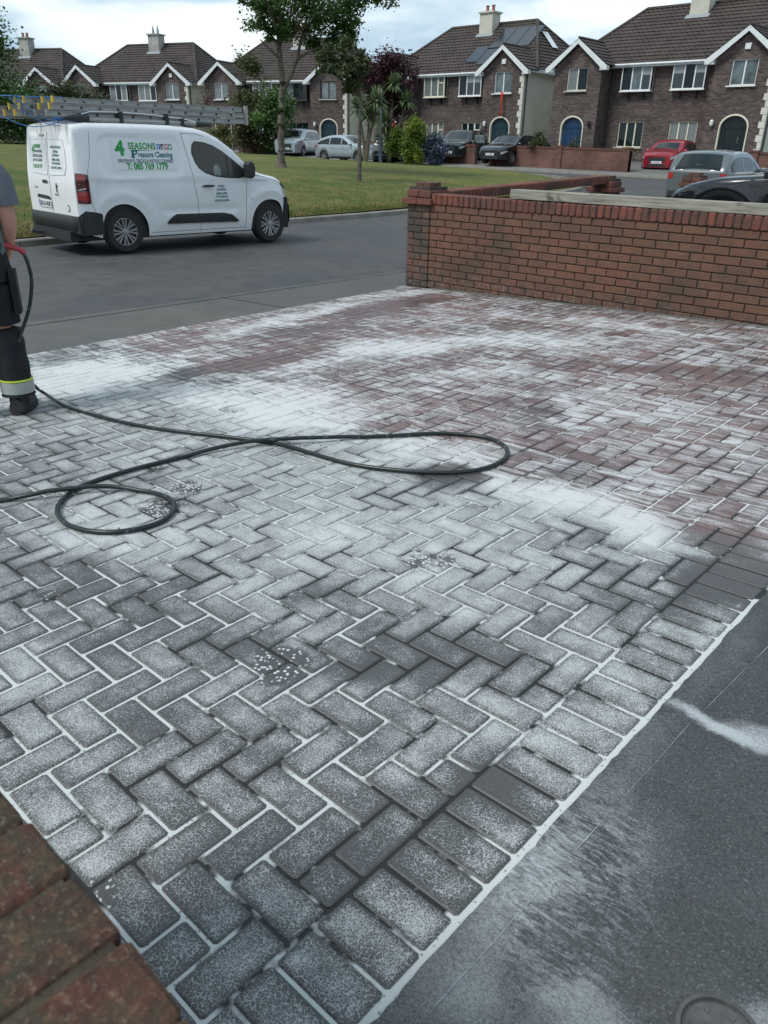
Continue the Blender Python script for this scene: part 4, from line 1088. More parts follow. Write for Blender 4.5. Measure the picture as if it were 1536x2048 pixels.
VB.patch('bonnet_trim', MT['black_plastic'], van, 3.26, 3.44, [(3.26, 0.955), (3.44, 0.87)], [(3.26, 0.985), (3.44, 0.905)], 0.012, n=6)
# rear bumper
rb = MB(); rows = []
for t in range(25):
    a = -1+2*t/24
    y = 0.915*a; ex = -0.95+0.02*abs(a)+(0.0 if abs(a) < .82 else 0.10*((abs(a)-.82)/.18)**2)
    rows.append([(ex+0.16, y*0.97, 0.31), (ex+0.06, y, 0.33), (ex, y, 0.40), (ex-0.005, y, 0.50), (ex+0.02, y, 0.555), (ex+0.12, y*0.99, 0.565)])
rb.grid(rows)
for sd_ in (-1, 1):
    r2 = []
    for x in (-0.86, -0.72, -0.6, -0.5, -0.42, -0.375):
        zt_ = interp(x, [(-0.86, 0.565), (-0.80, 0.62), (-0.72, 0.635), (-0.42, 0.60), (-0.375, 0.585)])
        r2.append([(x, sd_*(VB.hw(x, 0.45)+0.008), 0.30+0.02*(x+.375)), (x, sd_*(VB.hw(x, 0.5)+0.009), 0.50), (x, sd_*(VB.hw(x, 0.55)+0.008), zt_), (x, sd_*(VB.hw(x, 0.55)-0.01), zt_+0.01)])
    rb.grid(r2)
rb.b2((-0.88, -0.90, 0.31), (-0.70, 0.90, 0.56))
rb.v = [(vm(p[0]), p[1], p[2]) for p in rb.v]
rb.build('rear_bumper', MT['black_plastic'], van, True)
MB().tube([(-0.97, 0.35, 0.30), (-0.9, 0.36, 0.27), (-0.6, 0.36, 0.25), (0.3, 0.3, 0.24)], 0.03, 10).build('exhaust_pipe', MT['iron'], van, True)
MB().b2((-0.8, -0.7, 0.2), (-0.4, 0.7, 0.34)).build('underbody', MT['black_plastic'], van)
# tail lamps wrap the corner
for sd_ in (-1, 1):
    tl = VB.patch('tail_lamp', MT['dark_red_lamp'], van, -0.84, -0.585, [(-0.84, 0.745), (-0.68, 0.735), (-0.585, 0.74)], [(-0.84, 1.155), (-0.62, 1.14), (-0.585, 1.13)], 0.010, side=sd_, n=8)
    VB.patch('lamp_lens', MT['red_lamp'], tl, -0.83, -0.63, [(-0.83, 0.79), (-0.7, 0.765), (-0.63, 0.775)], 0.90, 0.013, side=sd_, n=6)
    VB.patch('lamp_lens', MT['clear_lamp'], tl, -0.80, -0.65, [(-0.80, 0.92), (-0.65, 0.94)], [(-0.80, 0.935), (-0.65, 0.955)], 0.013, side=sd_, n=4)
    VB.patch('lamp_lens', MT['clear_lamp'], tl, -0.79, -0.60, [(-0.79, 1.0), (-0.70, 1.02), (-0.60, 1.03)], [(-0.79, 1.01), (-0.70, 1.055), (-0.60, 1.045)], 0.013, side=sd_, n=4)
    VB.patch('lamp_lens', MT['red_lamp'], tl, -0.82, -0.65, 1.06, [(-0.82, 1.14), (-0.65, 1.13)], 0.012, side=sd_, n=4)
def rp(y, z, off=0.004): return (VB.fx(VB.x0, z)-off, y, z)
def rear_poly(name, pts, mat, parent=None, off=0.004):
    mb = MB(); mb.add([rp(a, b, off) for a, b in pts], [tuple(range(len(pts)))]); return mb.build(name, mat, parent or van)
def rear_line(pts, w, parent=None, mat=None, name='door_gap', off=0.0025):
    mb = MB()
    for (a, b) in zip(pts, pts[1:]):
        n = max(1, int(math.hypot(b[0]-a[0], b[1]-a[1])/0.06)); d = math.hypot(b[0]-a[0], b[1]-a[1]); nx, nz = -(b[1]-a[1])/d*w/2, (b[0]-a[0])/d*w/2
        rows = []
        for i in range(n+1):
            y, z = a[0]+(b[0]-a[0])*i/n, a[1]+(b[1]-a[1])*i/n; rows.append([rp(y-nx, z-nz, off), rp(y+nx, z+nz, off)])
        mb.grid(rows)
    return mb.build(name, mat or MT['seam'], parent or van)
rear_line([(0.02, 1.70), (0.02, 1.1), (0.02, 0.57)], 0.010)
for pts_, nm in (([(0.07, 1.10), (0.60, 1.12), (0.66, 1.22), (0.64, 1.45), (0.56, 1.58), (0.07, 1.60)], 'l'), ([(-0.03, 1.10), (-0.56, 1.12), (-0.62, 1.22), (-0.60, 1.45), (-0.52, 1.58), (-0.03, 1.60)], 'r')):
    dp = MB(); dp.add([rp(a, b, 0.001) for a, b in pts_]+[rp(a*0.985+.005, b, 0.007) for a, b in pts_], [(6, 7, 8, 9, 10, 11)]+[(i, (i+1) % 6, (i+1) % 6+6, i+6) for i in range(6)])
    rd = dp.build('rear_door_panel', MT['white_paint'], van); rear_line(pts_+[pts_[0]], 0.008, rd, name='panel_edge')
rear_poly('brake_lamp', [(0.14, 1.635), (0.30, 1.635), (0.30, 1.665), (0.14, 1.665)], MT['dark_red_lamp'], off=0.012)
rear_poly('rear_handle', [(0.10, 0.985), (0.27, 0.985), (0.28, 1.01), (0.26, 1.03), (0.11, 1.03), (0.09, 1.01)], MT['black_plastic'], off=0.015)
rear_poly('plate_recess', [(0.05, 0.745), (0.56, 0.765), (0.56, 0.795), (0.50, 0.815), (0.12, 0.80), (0.05, 0.78)], MT['black_plastic'], off=0.006)
pl = rear_poly('number_plate', [(0.04, 0.635), (0.50, 0.635), (0.50, 0.745), (0.04, 0.745)], MT['sign_white'], off=0.016)
rear_poly('plate_band', [(0.455, 0.64), (0.50, 0.64), (0.50, 0.74), (0.455, 0.74)], MT['blue_ink'], pl, 0.018)
text_on(pl, '201-D-4530', 0.095, MT['black_ink'], lambda u, v: rp(0.44-u, 0.655+v, 0.019), 0.002, xs=0.80)
rear_poly('round_sticker', [(-0.56+0.05*math.cos(a*.5), 0.66+0.05*math.sin(a*.5)) for a in range(13)], MT['grey_ink'], off=0.008)
rear_poly('round_sticker', [(-0.56+0.038*math.cos(a*.5), 0.66+0.038*math.sin(a*.5)) for a in range(13)], MT['sign_white'], off=0.010)
# badge: small rearing lion outline and maker's word
lion = [[(-.02, .0), (-.005, .0), (.0, .03), (-.01, .05)], [(.02, -.005), (.035, -.005), (.025, .03), (.01, .045)], [(-.015, .04), (.02, .035), (.02, .075), (-.005, .085)], [(-.005, .07), (.015, .075), (.012, .105), (-.012, .105)], [(.015, .06), (.045, .075), (.042, .083), (.015, .074)], [(-.012, .06), (-.035, .075), (-.033, .083), (-.008, .075)]]
flat_on(van, lion, MT['black_ink'], lambda a, b: rp(-0.22-a*1.25, 0.865+b*1.25, 0.006), 'lion_badge')
text_on(van, 'PEUGEOT', 0.035, MT['black_ink'], lambda u, v: rp(-0.13-u, 0.82+v, 0.006), 0.001, name='badge_lettering')
text_on(van, 'PARTNER', 0.03, MT['black_ink'], lambda u, v: rp(0.62-u, 0.90+v, 0.006), 0.001, name='badge_lettering')
# rear signs
rsl = rear_poly('sign_panel', [(0.60, 1.17), (0.12, 1.17), (0.12, 1.53), (0.60, 1.53)], MT['sign_white'], off=0.009)
text_on(rsl, '4', 0.17, MT['green_ink'], lambda u, v: rp(0.60-u, 1.395+v, 0.012), 0.004)
text_on(rsl, 'SEASONS', 0.068, MT['green_ink'], lambda u, v: rp(0.50-u, 1.475+v, 0.012), 0.003, xs=0.8)
text_on(rsl, 'Pressure Cleaning', 0.055, MT['teal_ink'], lambda u, v: rp(0.51-u, 1.415+v, 0.012), 0.002, xs=0.75)
text_on(rsl, 'DRIVEWAYS, DECKS', 0.052, MT['grey_ink'], lambda u, v: rp(0.58-u, 1.345+v, 0.012), 0.0015, xs=0.78)
text_on(rsl, '& PATIOS CLEANED', 0.052, MT['grey_ink'], lambda u, v: rp(0.58-u, 1.285+v, 0.012), 0.0015, xs=0.78)
text_on(rsl, 'T: 085 769 1779', 0.078, MT['green_ink'], lambda u, v: rp(0.59-u, 1.19+v, 0.012), 0.0022, xs=0.68)
rsr = rear_poly('sign_panel', [(-0.06, 1.17), (-0.52, 1.17), (-0.50, 1.53), (-0.06, 1.53)], MT['sign_white'], off=0.009)
for i, tx_ in enumerate(['ROOF & GUTTER CLEAN', 'SOFTWASH', 'ALGAE REMOVAL', 'GENERAL GARDEN', 'TIDY & CLEARANCES', 'SOLAR PANEL CLEANING']):
    zz = [1.475, 1.415, 1.365, 1.305, 1.255, 1.195][i]
    text_on(rsr, tx_, 0.046, MT['teal_ink'], lambda u, v: rp(-0.285-u, zz+v, 0.012), 0.0016, 'CENTER', 0.72)
# side signs
def sp(x, z, off=0.006): return (vm(x), -(VB.hw(x, z)+off), z)
sg = VB.patch('sign_panel', MT['sign_white'], van, -0.06, 0.98, 1.195, 1.60, 0.004, n=16, m=6, thick=False)
text_on(sg, '4', 0.275, MT['green_ink'], lambda u, v: sp(0.0+u, 1.40+v), 0.011, xs=1.05)
text_on(sg, 'SEASONS', 0.125, MT['green_ink'], lambda u, v: sp(0.215+u, 1.485+v), 0.0042, xs=0.84, spacing=1.06)
text_on(sg, 'ressure Cleaning', 0.108, MT['teal_ink'], lambda u, v: sp(0.355+u, 1.375+v), 0.0030, xs=0.80)
text_on(sg, 'P', 0.16, MT['teal_ink'], lambda u, v: sp(0.265+u, 1.36+v), 0.003)
flat_on(sg, [[(0.24, 1.37), (0.28, 1.36), (0.29, 1.42), (0.26, 1.45)], [(0.25, 1.445), (0.37, 1.455), (0.37, 1.475), (0.25, 1.475)], [(0.37, 1.462), (0.60, 1.466), (0.60, 1.470), (0.37, 1.470)]], MT['teal_ink'], lambda a, b: sp(a, b), 'spray_gun_logo')
text_on(sg, 'DRIVEWAYS, DECKS & PATIOS CLEANED', 0.064, MT['grey_ink'], lambda u, v: sp(0.01+u, 1.30+v), 0.0018, xs=0.80)
text_on(sg, 'T: 085 769 1779', 0.125, MT['green_ink'], lambda u, v: sp(0.145+u, 1.205+v), 0.0050, xs=0.83)
for k, (m_, ch) in enumerate((('blue_ink', 'f'), ('black_ink', 'd'), ('pink_ink', 'o'), ('green_ink', '('))):
    x = 0.69+0.067*k
    ic = flat_on(sg, [[(x, 1.485), (x+0.058, 1.485), (x+0.058, 1.56), (x, 1.56)]], MT[m_], lambda a, b: sp(a, b), 'icon')
    if ch == 'o': flat_on(ic, [[(x+.029+.018*math.cos(q), 1.522+.022*math.sin(q)) for q in [i*.6 for i in range(10)]]], MT['sign_white'], lambda a, b: sp(a, b, .008), 'icon_mark')
    elif ch == '(': flat_on(ic, [[(x+.029+.02*math.cos(q), 1.522+.024*math.sin(q)) for q in [i*.6 for i in range(10)]]], MT['sign_white'], lambda a, b: sp(a, b, .008), 'icon_mark')
    else: text_on(ic, ch, 0.085, MT['sign_white'], lambda u, v: sp(x+0.012+u, 1.49+v, .009), 0.002, name='icon_mark')
s2 = VB.patch('sign_panel', MT['sign_white'], van, 1.70, 2.07, 0.70, 1.045, 0.004, n=6, m=5, thick=False)
for i, tx_ in enumerate(['ROOF & GUTTER CLEAN', 'SOFTWASH', 'ALGAE REMOVAL', 'GENERAL GARDEN', 'TIDY & CLEARANCES', 'SOLAR PANEL CLEANING']):
    zz = [0.995, 0.93, 0.88, 0.82, 0.77, 0.712][i]
    text_on(s2, tx_, 0.047, MT['teal_ink'], lambda u, v: sp(1.885+u, zz+v), 0.0018, 'CENTER', 0.62)
# roof rack
rk = thing('roof_rack', 'silver roof rails with black end caps on top of the white van', 'roof rack', (VX, VY, VZ), VH)
for sd_ in (-1, 1):
    y = sd_*0.70
    MB().tube([(x, y, 1.865+0.0*x) for x in (-0.30, 0.4, 1.0, 1.5)], 0.032, 12).build('load_bar', MT['alu'], rk, True)
    MB().tube([(-0.38, y, 1.93), (-0.25, y, 1.965), (0.2, y, 1.975), (0.8, y, 1.96), (1.3, y, 1.92), (1.58, y, 1.87)], 0.016, 8).build('rail', MT['chrome'], rk, True)
    for (a, b, c) in ((-0.66, -0.28, 1), (1.50, 1.82, -1)):
        rows = []
        for i in range(9):
            t = i/8; x = a+(b-a)*t; q = math.sin(math.pi*min(1, (t if c > 0 else 1-t)*0.5+0.02))**0.8
            rows.append([(x, y+0.04*q*math.cos(th), 1.885+(0.065 if c > 0 else 0.045)*q*math.sin(th)-(0.01 if c > 0 else 0.03)) for th in [2*math.pi*k/10 for k in range(11)]])
        mb = MB(); mb.grid(rows); mb.add(rows[0][:-1], [tuple(range(10))]); mb.add(rows[-1][:-1], [tuple(range(10))]); mb.build('end_cap', MT['black_plastic'], rk, True)
    for x in (0.22, 0.98, 1.25): MB().b2((x-0.03, y-0.036, 1.83), (x+0.03, y+0.036, 1.985 if x < 1.2 else 1.93)).build('clamp', MT['black_plastic'], rk)
for x in (-0.18, 0.62, 1.35):
    MB().b2((x-0.03, -0.72, 1.825), (x+0.03, 0.72, 1.85)).build('cross_bar', MT['alu'], rk)
    for sd_ in (-1, 1): MB().prism([(x-0.08, 1.77), (x+0.08, 1.77), (x+0.05, 1.83), (x-0.05, 1.83)], sd_*0.74, sd_*0.64, 'y').build('foot', MT['black_plastic'], rk)
# ladders: two triple extension ladders lying flat side by side
def ladder(yc, segs, z0, label, tilt=0.0):
    t = thing('ladder', label, 'ladder', (VX, VY, VZ), VH, 'aluminium ladders carried on the roof of the van')
    for k, (a, b) in enumerate(segs):
        z = z0+0.088*k
        for sd_ in (-1, 1):
            y = yc+sd_*(0.20-0.012*k); rail = MB()
            rail.b2((a, y-0.003, z), (b, y+0.003, z+0.070)); rail.b2((a, y-0.016, z), (b, y+0.016, z+0.008)); rail.b2((a, y-0.016, z+0.062), (b, y+0.016, z+0.070))
            rail.build('rail', MT['alu'], t)
            cap = MB(); cap.b2((a-0.012, y-0.017, z-0.003), (a+0.02, y+0.017, z+0.085)); cap.build('end_cap', MT['yellow' if k > 0 or yc > -.4 else 'alu'], t)
        n = int((b-a-0.3)/0.285); rg = MB(); dots = MB()
        x = a+0.18
        for i in range(n+1):
            rg.tube([(x, yc-0.20, z+0.041), (x, yc+0.20, z+0.041)], 0.014, 8)
            for sd_ in (-1, 1):
                y = yc+sd_*(0.20-0.012*k+0.006)
                dots.lathe([(0.0, 0.0), (0.019, 0.0)], (x, y+sd_*0.006, z+0.035), 'y', 10)
            x += 0.285
        rg.build('rung', MT['alu'], t, True)['kind'] = 'stuff'; dots.build('rung_end', MT['black_ink'], t)['kind'] = 'stuff'
    MB().b2((segs[0][1]-0.02, yc-0.22, z0-0.02), (segs[0][1]+0.03, yc-0.17, z0+0.27)).build('end_stop', MT['alu'], t)
    MB().b2((segs[0][1]-0.02, yc+0.17, z0-0.02), (segs[0][1]+0.03, yc+0.22, z0+0.27)).build('end_stop', MT['alu'], t)
    return t
l1 = ladder(-0.44, [(-0.86, 2.52), (-0.80, 2.50), (-0.74, 2.46)], 1.905, 'triple aluminium ladder nearest the camera on the van roof')
l2 = ladder(0.10, [(-1.10, 2.3), (-1.02, 2.35), (-0.94, 2.3)], 1.905, 'second aluminium ladder with yellow caps, farther in on the van roof')
l2.children[0]
l3 = ladder(0.62, [(-1.22, 2.2), (-1.18, 2.2)], 1.885, 'aluminium ladder on the far side of the van roof, sticking out behind')
for l_ in (l1, l2, l3): l_.location.z = VZ-0.012
# rope
rp_ = MB(); rr_ = random.Random(3)
def rope(p): rp_.tube(p, 0.006, 5)
W2 = lambda x, y, z: Vector((x, y, z))
def sag(a, b, s_, n=10): return [(a[0]+(b[0]-a[0])*i/n, a[1]+(b[1]-a[1])*i/n, a[2]+(b[2]-a[2])*i/n-s_*4*(i/n)*(1-i/n)) for i in range(n+1)]
rope(sag((-1.15, -0.1, 2.12), (-0.35, -0.66, 1.87), 0.20)); rope(sag((-1.02, -0.1, 2.1), (-0.3, -0.68, 1.86), 0.16)); rope(sag((-1.3, 0.3, 2.0), (-0.6, -0.5, 1.85), 0.16))
rope([(-1.1, -.1, 1.9), (-1.1, -.12, 2.15), (-1.09, .3, 2.16)]); rope([(-0.98, -.1, 1.9), (-0.98, -.13, 2.14), (-0.97, .3, 2.16)])
for i in range(26):
    p = [(-0.55+rr_.uniform(-.22, .35), -0.5+rr_.uniform(-.2, .2), 1.835+rr_.uniform(0, .05)) for _ in range(3)]
    q = []
    for k in range(9):
        t = k/8; q.append(tuple((1-t)**2*p[0][i_]+2*t*(1-t)*p[1][i_]+t*t*p[2][i_] for i_ in range(3)))
    rope(q)
for i in range(5): rope(sag((-0.5, -.4, 2.15), (-1.2+0.1*i, .2, 2.15), 0.0))
ro = rp_.build('rope', MT['blue_rope'], None, True, loc=(VX, VY, VZ), rz=VH)
tagit(ro, 'tangled blue rope hanging off the ladder ends above the van rear doors', 'rope')

# ---- other cars
def lamp_pair(c, name, mat, xa, xb, lo, hi, off=0.008):
    for sd_ in (-1, 1): c.patch(name, MT[mat], c.root, xa, xb, lo, hi, off, side=sd_, n=8)
def car(label, loc, rz, kind, paintm, group=None, frontlamps='clear_lamp', plate=True, mid_post=True, cat='car'):
    K = {
     'suv':   dict(x0=-0.95, x1=3.62, W=0.93, top=[(-.95, 1.02), (-.9, 1.12), (-.7, 1.5), (-.45, 1.61), (.3, 1.66), (1.2, 1.66), (1.6, 1.62), (2.35, 1.18), (2.45, 1.12), (3.0, 1.05), (3.45, .95), (3.6, .82)], belt=1.0, wb=2.72, r=.35),
     'hatch': dict(x0=-0.85, x1=3.60, W=0.91, top=[(-.85, .98), (-.75, 1.08), (-.3, 1.28), (.3, 1.42), (.9, 1.46), (1.4, 1.42), (2.15, 1.08), (2.35, 1.0), (3.0, .93), (3.4, .80), (3.6, .66)], belt=0.92, wb=2.70, r=.32),
     'cross': dict(x0=-0.75, x1=3.42, W=0.90, top=[(-.75, 1.0), (-.7, 1.1), (-.5, 1.38), (-.2, 1.48), (.5, 1.54), (1.1, 1.54), (1.5, 1.46), (2.1, 1.12), (2.25, 1.05), (2.8, 1.0), (3.2, .92), (3.4, .78)], belt=0.98, wb=2.59, r=.34),
     'golf':  dict(x0=-0.78, x1=3.48, W=0.88, top=[(-.78, .98), (-.74, 1.04), (-.42, 1.38), (-.25, 1.44), (.4, 1.48), (1.1, 1.47), (1.5, 1.38), (2.15, 1.04), (2.3, .98), (3.0, .88), (3.3, .78), (3.46, .64)], belt=0.95, wb=2.58, r=.32),
     'sedan': dict(x0=-1.08, x1=3.84, W=0.925, top=[(-1.08, .98), (-1.0, 1.05), (-.5, 1.10), (-.2, 1.14), (.45, 1.42), (1.1, 1.46), (1.5, 1.43), (2.25, 1.07), (2.4, 1.02), (3.1, .96), (3.5, .87), (3.75, .76), (3.84, .62)], belt=0.96, wb=2.97, r=.34)}[kind]
    root = thing('parked_car', label, cat, loc, rz, group)
    c = Car(K['x0'], K['x1'], K['W'], K['top'], [(-2, K['belt']), (1.5, K['belt']-.02), (4, K['belt']-.06)], sill=0.24, arches=(0.0, K['wb']), ar=K['r']+.045, tumble=.34, rear=(.5, .14), front=(.75, .26), corner=.08, crown=.04, step=.09, ns=12, flare=.015, zr=.1, zf=.0, tuck=.06)
    c.root = root; c.body(MT[paintm], root); top = K['top']; b = K['belt']; wb = K['wb']
    for y, sd_ in ((-K['W']+.11, -1), (K['W']-.11, 1)):
        wheel(root, 0, y, K['r'], .22, 5, sd_); wheel(root, wb, y, K['r'], .22, 5, sd_)
    # glasshouse
    def roofx(h, lo_, hi_, rev=False):
        n = 200; r_ = [lo_+(hi_-lo_)*i/n for i in range(n+1)]
        if rev: r_ = r_[::-1]
        for x in r_:
            if interp(x, top) > h: return x
        return (lo_+hi_)/2
    xr_ = roofx(b+.17, K['x0'], 1); xf_ = roofx(b+.14, 1, K['x1'], True)
    xa, xb = xr_+.12, xf_-.10
    hi = [(xa+(xb-xa)*i/16, max(b+.045, min(1e9, interp(xa+(xb-xa)*i/16, top)-.135))) for i in range(17)]
    for sd_ in (-1, 1):
        gl = c.patch('side_window', MT['glass'], root, xa, xb, b+.03, hi, .004, side=sd_, n=22)
        for xp in (wb*.52, wb*.17): c.patch('window_post', MT['black_plastic'] if 'black' in paintm or 'dark' in paintm else MT[paintm], gl, xp-.03, xp+.03, b+.03, [(xp-.03, interp(xp, hi)), (xp+.03, interp(xp, hi))], .008, side=sd_, n=2)
        c.seam(root, [(wb*.53, b), (wb*.53, .5), (wb*.51, .28)], .008, side=sd_); c.seam(root, [(wb*.83, b), (wb*.83, .5), (wb*.80, .30)], .008, side=sd_); c.seam(root, [(wb*.2, b), (wb*.2, .75), (.4, .5)], .008, side=sd_)
        for xp in (wb*.57, wb*.25): c.patch('door_handle', MT[paintm], root, xp-.02, xp+.14, b-.14, b-.115, .025, side=sd_, n=3)
        mm = MB(); mm.prism([(wb*.77, b+.02), (wb*.77+.14, b+.01), (wb*.77+.15, b+.10), (wb*.77+.02, b+.13)], sd_*(K['W']-.04), sd_*(K['W']+.17), 'y'); mo = mm.build('door_mirror', MT[paintm], root, True); q = mo.modifiers.new('b', 'BEVEL'); q.width = .02; q.segments = 2
        c.patch('sill_trim', MT['black_plastic'], root, K['r']+.08, wb-K['r']-.08, .235, .33, .006, side=sd_, n=6)
    # windscreen and rear window on the sloping top
    xw0 = roofx(1.40 if kind != 'suv' else 1.56, .5, K['x1'], True); xw1 = roofx(b+.10, .5, K['x1'], True)
    c.top_patch('windscreen', MT['glass'], root, xw0+.05, xw1, .52, .64, .006)
    if kind in ('hatch', 'sedan'): c.top_patch('rear_window', MT['glass'], root, roofx(b+.14, K['x0'], 1), roofx(1.36, K['x0'], 1.2), .60, .50, .006)
    else: c.top_patch('rear_window', MT['glass'], root, roofx(b+.04, K['x0'], 1), roofx(1.36 if kind != 'suv' else 1.5, K['x0'], 1.2), .62, .52, .006)
    # front end
    x1 = K['x1']; zf = top[-1][1]
    c.end_panel('grille', MT['black_plastic'], root, -.42, .42, .50, zf-.06, False, .008)
    c.end_panel('lower_grille', MT['black_plastic'], root, -.50, .50, .27, .40, False, .008)
    if plate:
        p_ = c.end_panel('number_plate', MT['sign_white'], root, -.26, .26, .43, .54, False, .02)
        text_on(p_, '191-G-2204', .10, MT['black_ink'], lambda u, v: (x1+.024, -.24+u, .45+v), .001, xs=.86)
    lamp_pair(c, 'headlamp', frontlamps, x1-.42, x1-.03, [(x1-.42, zf-.02), (x1-.03, zf-.16)], [(x1-.42, zf+.02), (x1-.2, zf-.0), (x1-.03, zf-.06)])
    # rear end
    z0 = top[0][1]
    for sd_ in (-1, 1): c.patch('tail_lamp', MT['red_lamp'], root, K['x0']+.01, K['x0']+.26, z0-.20, [(K['x0'], z0-.04), (K['x0']+.26, z0-.09)], .008, side=sd_, n=4)
    for sd_ in (-1, 1): c.end_panel('tail_lamp', MT['red_lamp'], root, sd_*.62, sd_*.76, z0-.19, z0-.05, True, .008)
    c.end_panel('rear_bumper', MT['black_plastic'], root, -.70, .70, .34, .48, True, .02)
    c.end_panel('number_plate', MT['sign_white'], root, -.26, .26, .62, .72, True, .02)
    return root, c
def zl(x, y): return zroad(x, y)
# ... hatch along the far kerb, front to the right
fax = R(-8)
cr1, _ = car('silver hatchback parked on the far road against a brick wall, seen side on', (-36.2, 33.5, 0.47), R(2), 'hatch', 'silver_paint')
cr2, _ = car('white SUV facing the street behind the trunk of the tall tree', (-43.0, 37.2, 0.66), R(-62), 'suv', 'silver_paint')
cr3, c3 = car('dark SUV with open front door and raised tailgate standing before the teal front door', (-30.8, 39.6, 0.66), R(-72), 'suv', 'dark_paint')
cr4, _ = car('black car half hidden between two low brick walls in a driveway', (-26.6, 39.0, 0.62), R(-85), 'golf', 'black_paint')
cr5, _ = car('pale teal car with only its roof showing above the brick wall', (-27.0, 41.0, 0.35), R(-90), 'golf', 'teal_paint')
cr6, c6 = car('red crossover parked facing the road in a driveway below the brick houses', (-18.85, 42.2, 0.42), R(-82), 'cross', 'red_paint')
cr7, c7 = car('grey hatchback seen from behind beyond the brick gate pillar', (-8.7, 21.3, -0.06), R(94), 'golf', 'grey_paint')
cr8, c8 = car('black saloon with its nose behind the timber topped brick wall', (-0.75, 10.55, 0.10), R(180), 'sedan', 'black_paint', plate=False)
cr9, _ = car('small white car just behind the silver hatchback', (-34.3, 37.9, 0.62), R(-75), 'golf', 'white_paint')
cr10, _ = car('dark car far off to the left beyond the grass', (-71, 27.5, 1.28), R(10), 'golf', 'dark_paint')
cr11, _ = car('silver car at the left edge far off beyond the grass', (-76, 24.6, 1.28), R(15), 'hatch', 'silver_paint')
# dark SUV: open tailgate and door
MB().b2((-1.5, -.62, 1.62), (-.55, .62, 1.70)).build('tailgate', MT['dark_paint'], cr3)
dd = MB(); dd.b2((0, -.03, .35), (1.0, .03, 1.0)); dd.build('open_door', MT['dark_paint'], cr3, loc=(1.95, .95, 0), rz=R(65))
ddg = MB(); ddg.b2((0.05, -.01, 1.0), (.85, .01, 1.42)); ddg.build('door_glass', MT['glass_light'], cr3, loc=(1.95, .95, 0), rz=R(65))
# grey hatchback: dust on the wide rear window, wiper ; black saloon: filler flap and bright window line
MB().tube([(-.70, .1, 1.13), (-.62, -.35, 1.17)], .012, 6).build('rear_wiper', MT['black_plastic'], cr7)
c8.seam(cr8, [(2.15, .92), (2.55, .93), (2.62, .88), (2.60, .72), (2.52, .66), (2.2, .67), (2.12, .72), (2.15, .92)], .008, side=-1, name='filler_flap')
c8.seam(cr8, [(2.15, .92), (2.55, .93), (2.62, .88), (2.60, .72), (2.52, .66), (2.2, .67), (2.12, .72), (2.15, .92)], .008, side=1, name='filler_flap')
c8.seam(cr8, [(2.30, 1.0), (2.0, .975), (1.0, .97), (0, .97)], .016, side=1, mat=MT['chrome'], name='window_trim', off=.008)
# ------------------------------------------------------------------ houses
def panel_wall(mb, x0, x1, z0, z1, y, holes, depth=0.12, mi=0, thick=0.25):
    """flat wall in the x-z plane at y (facing -y) with rectangular openings and their reveals"""
    xs = sorted(set([x0, x1]+[h for q in holes for h in (q[0], q[1])])); zs = sorted(set([z0, z1]+[h for q in holes for h in (q[2], q[3])]))
    for a, b in zip(xs, xs[1:]):
        for c, d in zip(zs, zs[1:]):
            mx, mz = (a+b)/2, (c+d)/2
            if any(q[0] < mx < q[1] and q[2] < mz < q[3] for q in holes): continue
            mb.add([(a, y, c), (b, y, c), (b, y, d), (a, y, d)], [(0, 1, 2, 3)], mi)
    for (a, b, c, d) in holes:
        mb.add([(a, y, c), (b, y, c), (b, y, d), (a, y, d), (a, y+depth, c), (b, y+depth, c), (b, y+depth, d), (a, y+depth, d)], [(0, 1, 5, 4), (1, 2, 6, 5), (2, 3, 7, 6), (3, 0, 4, 7)], mi)
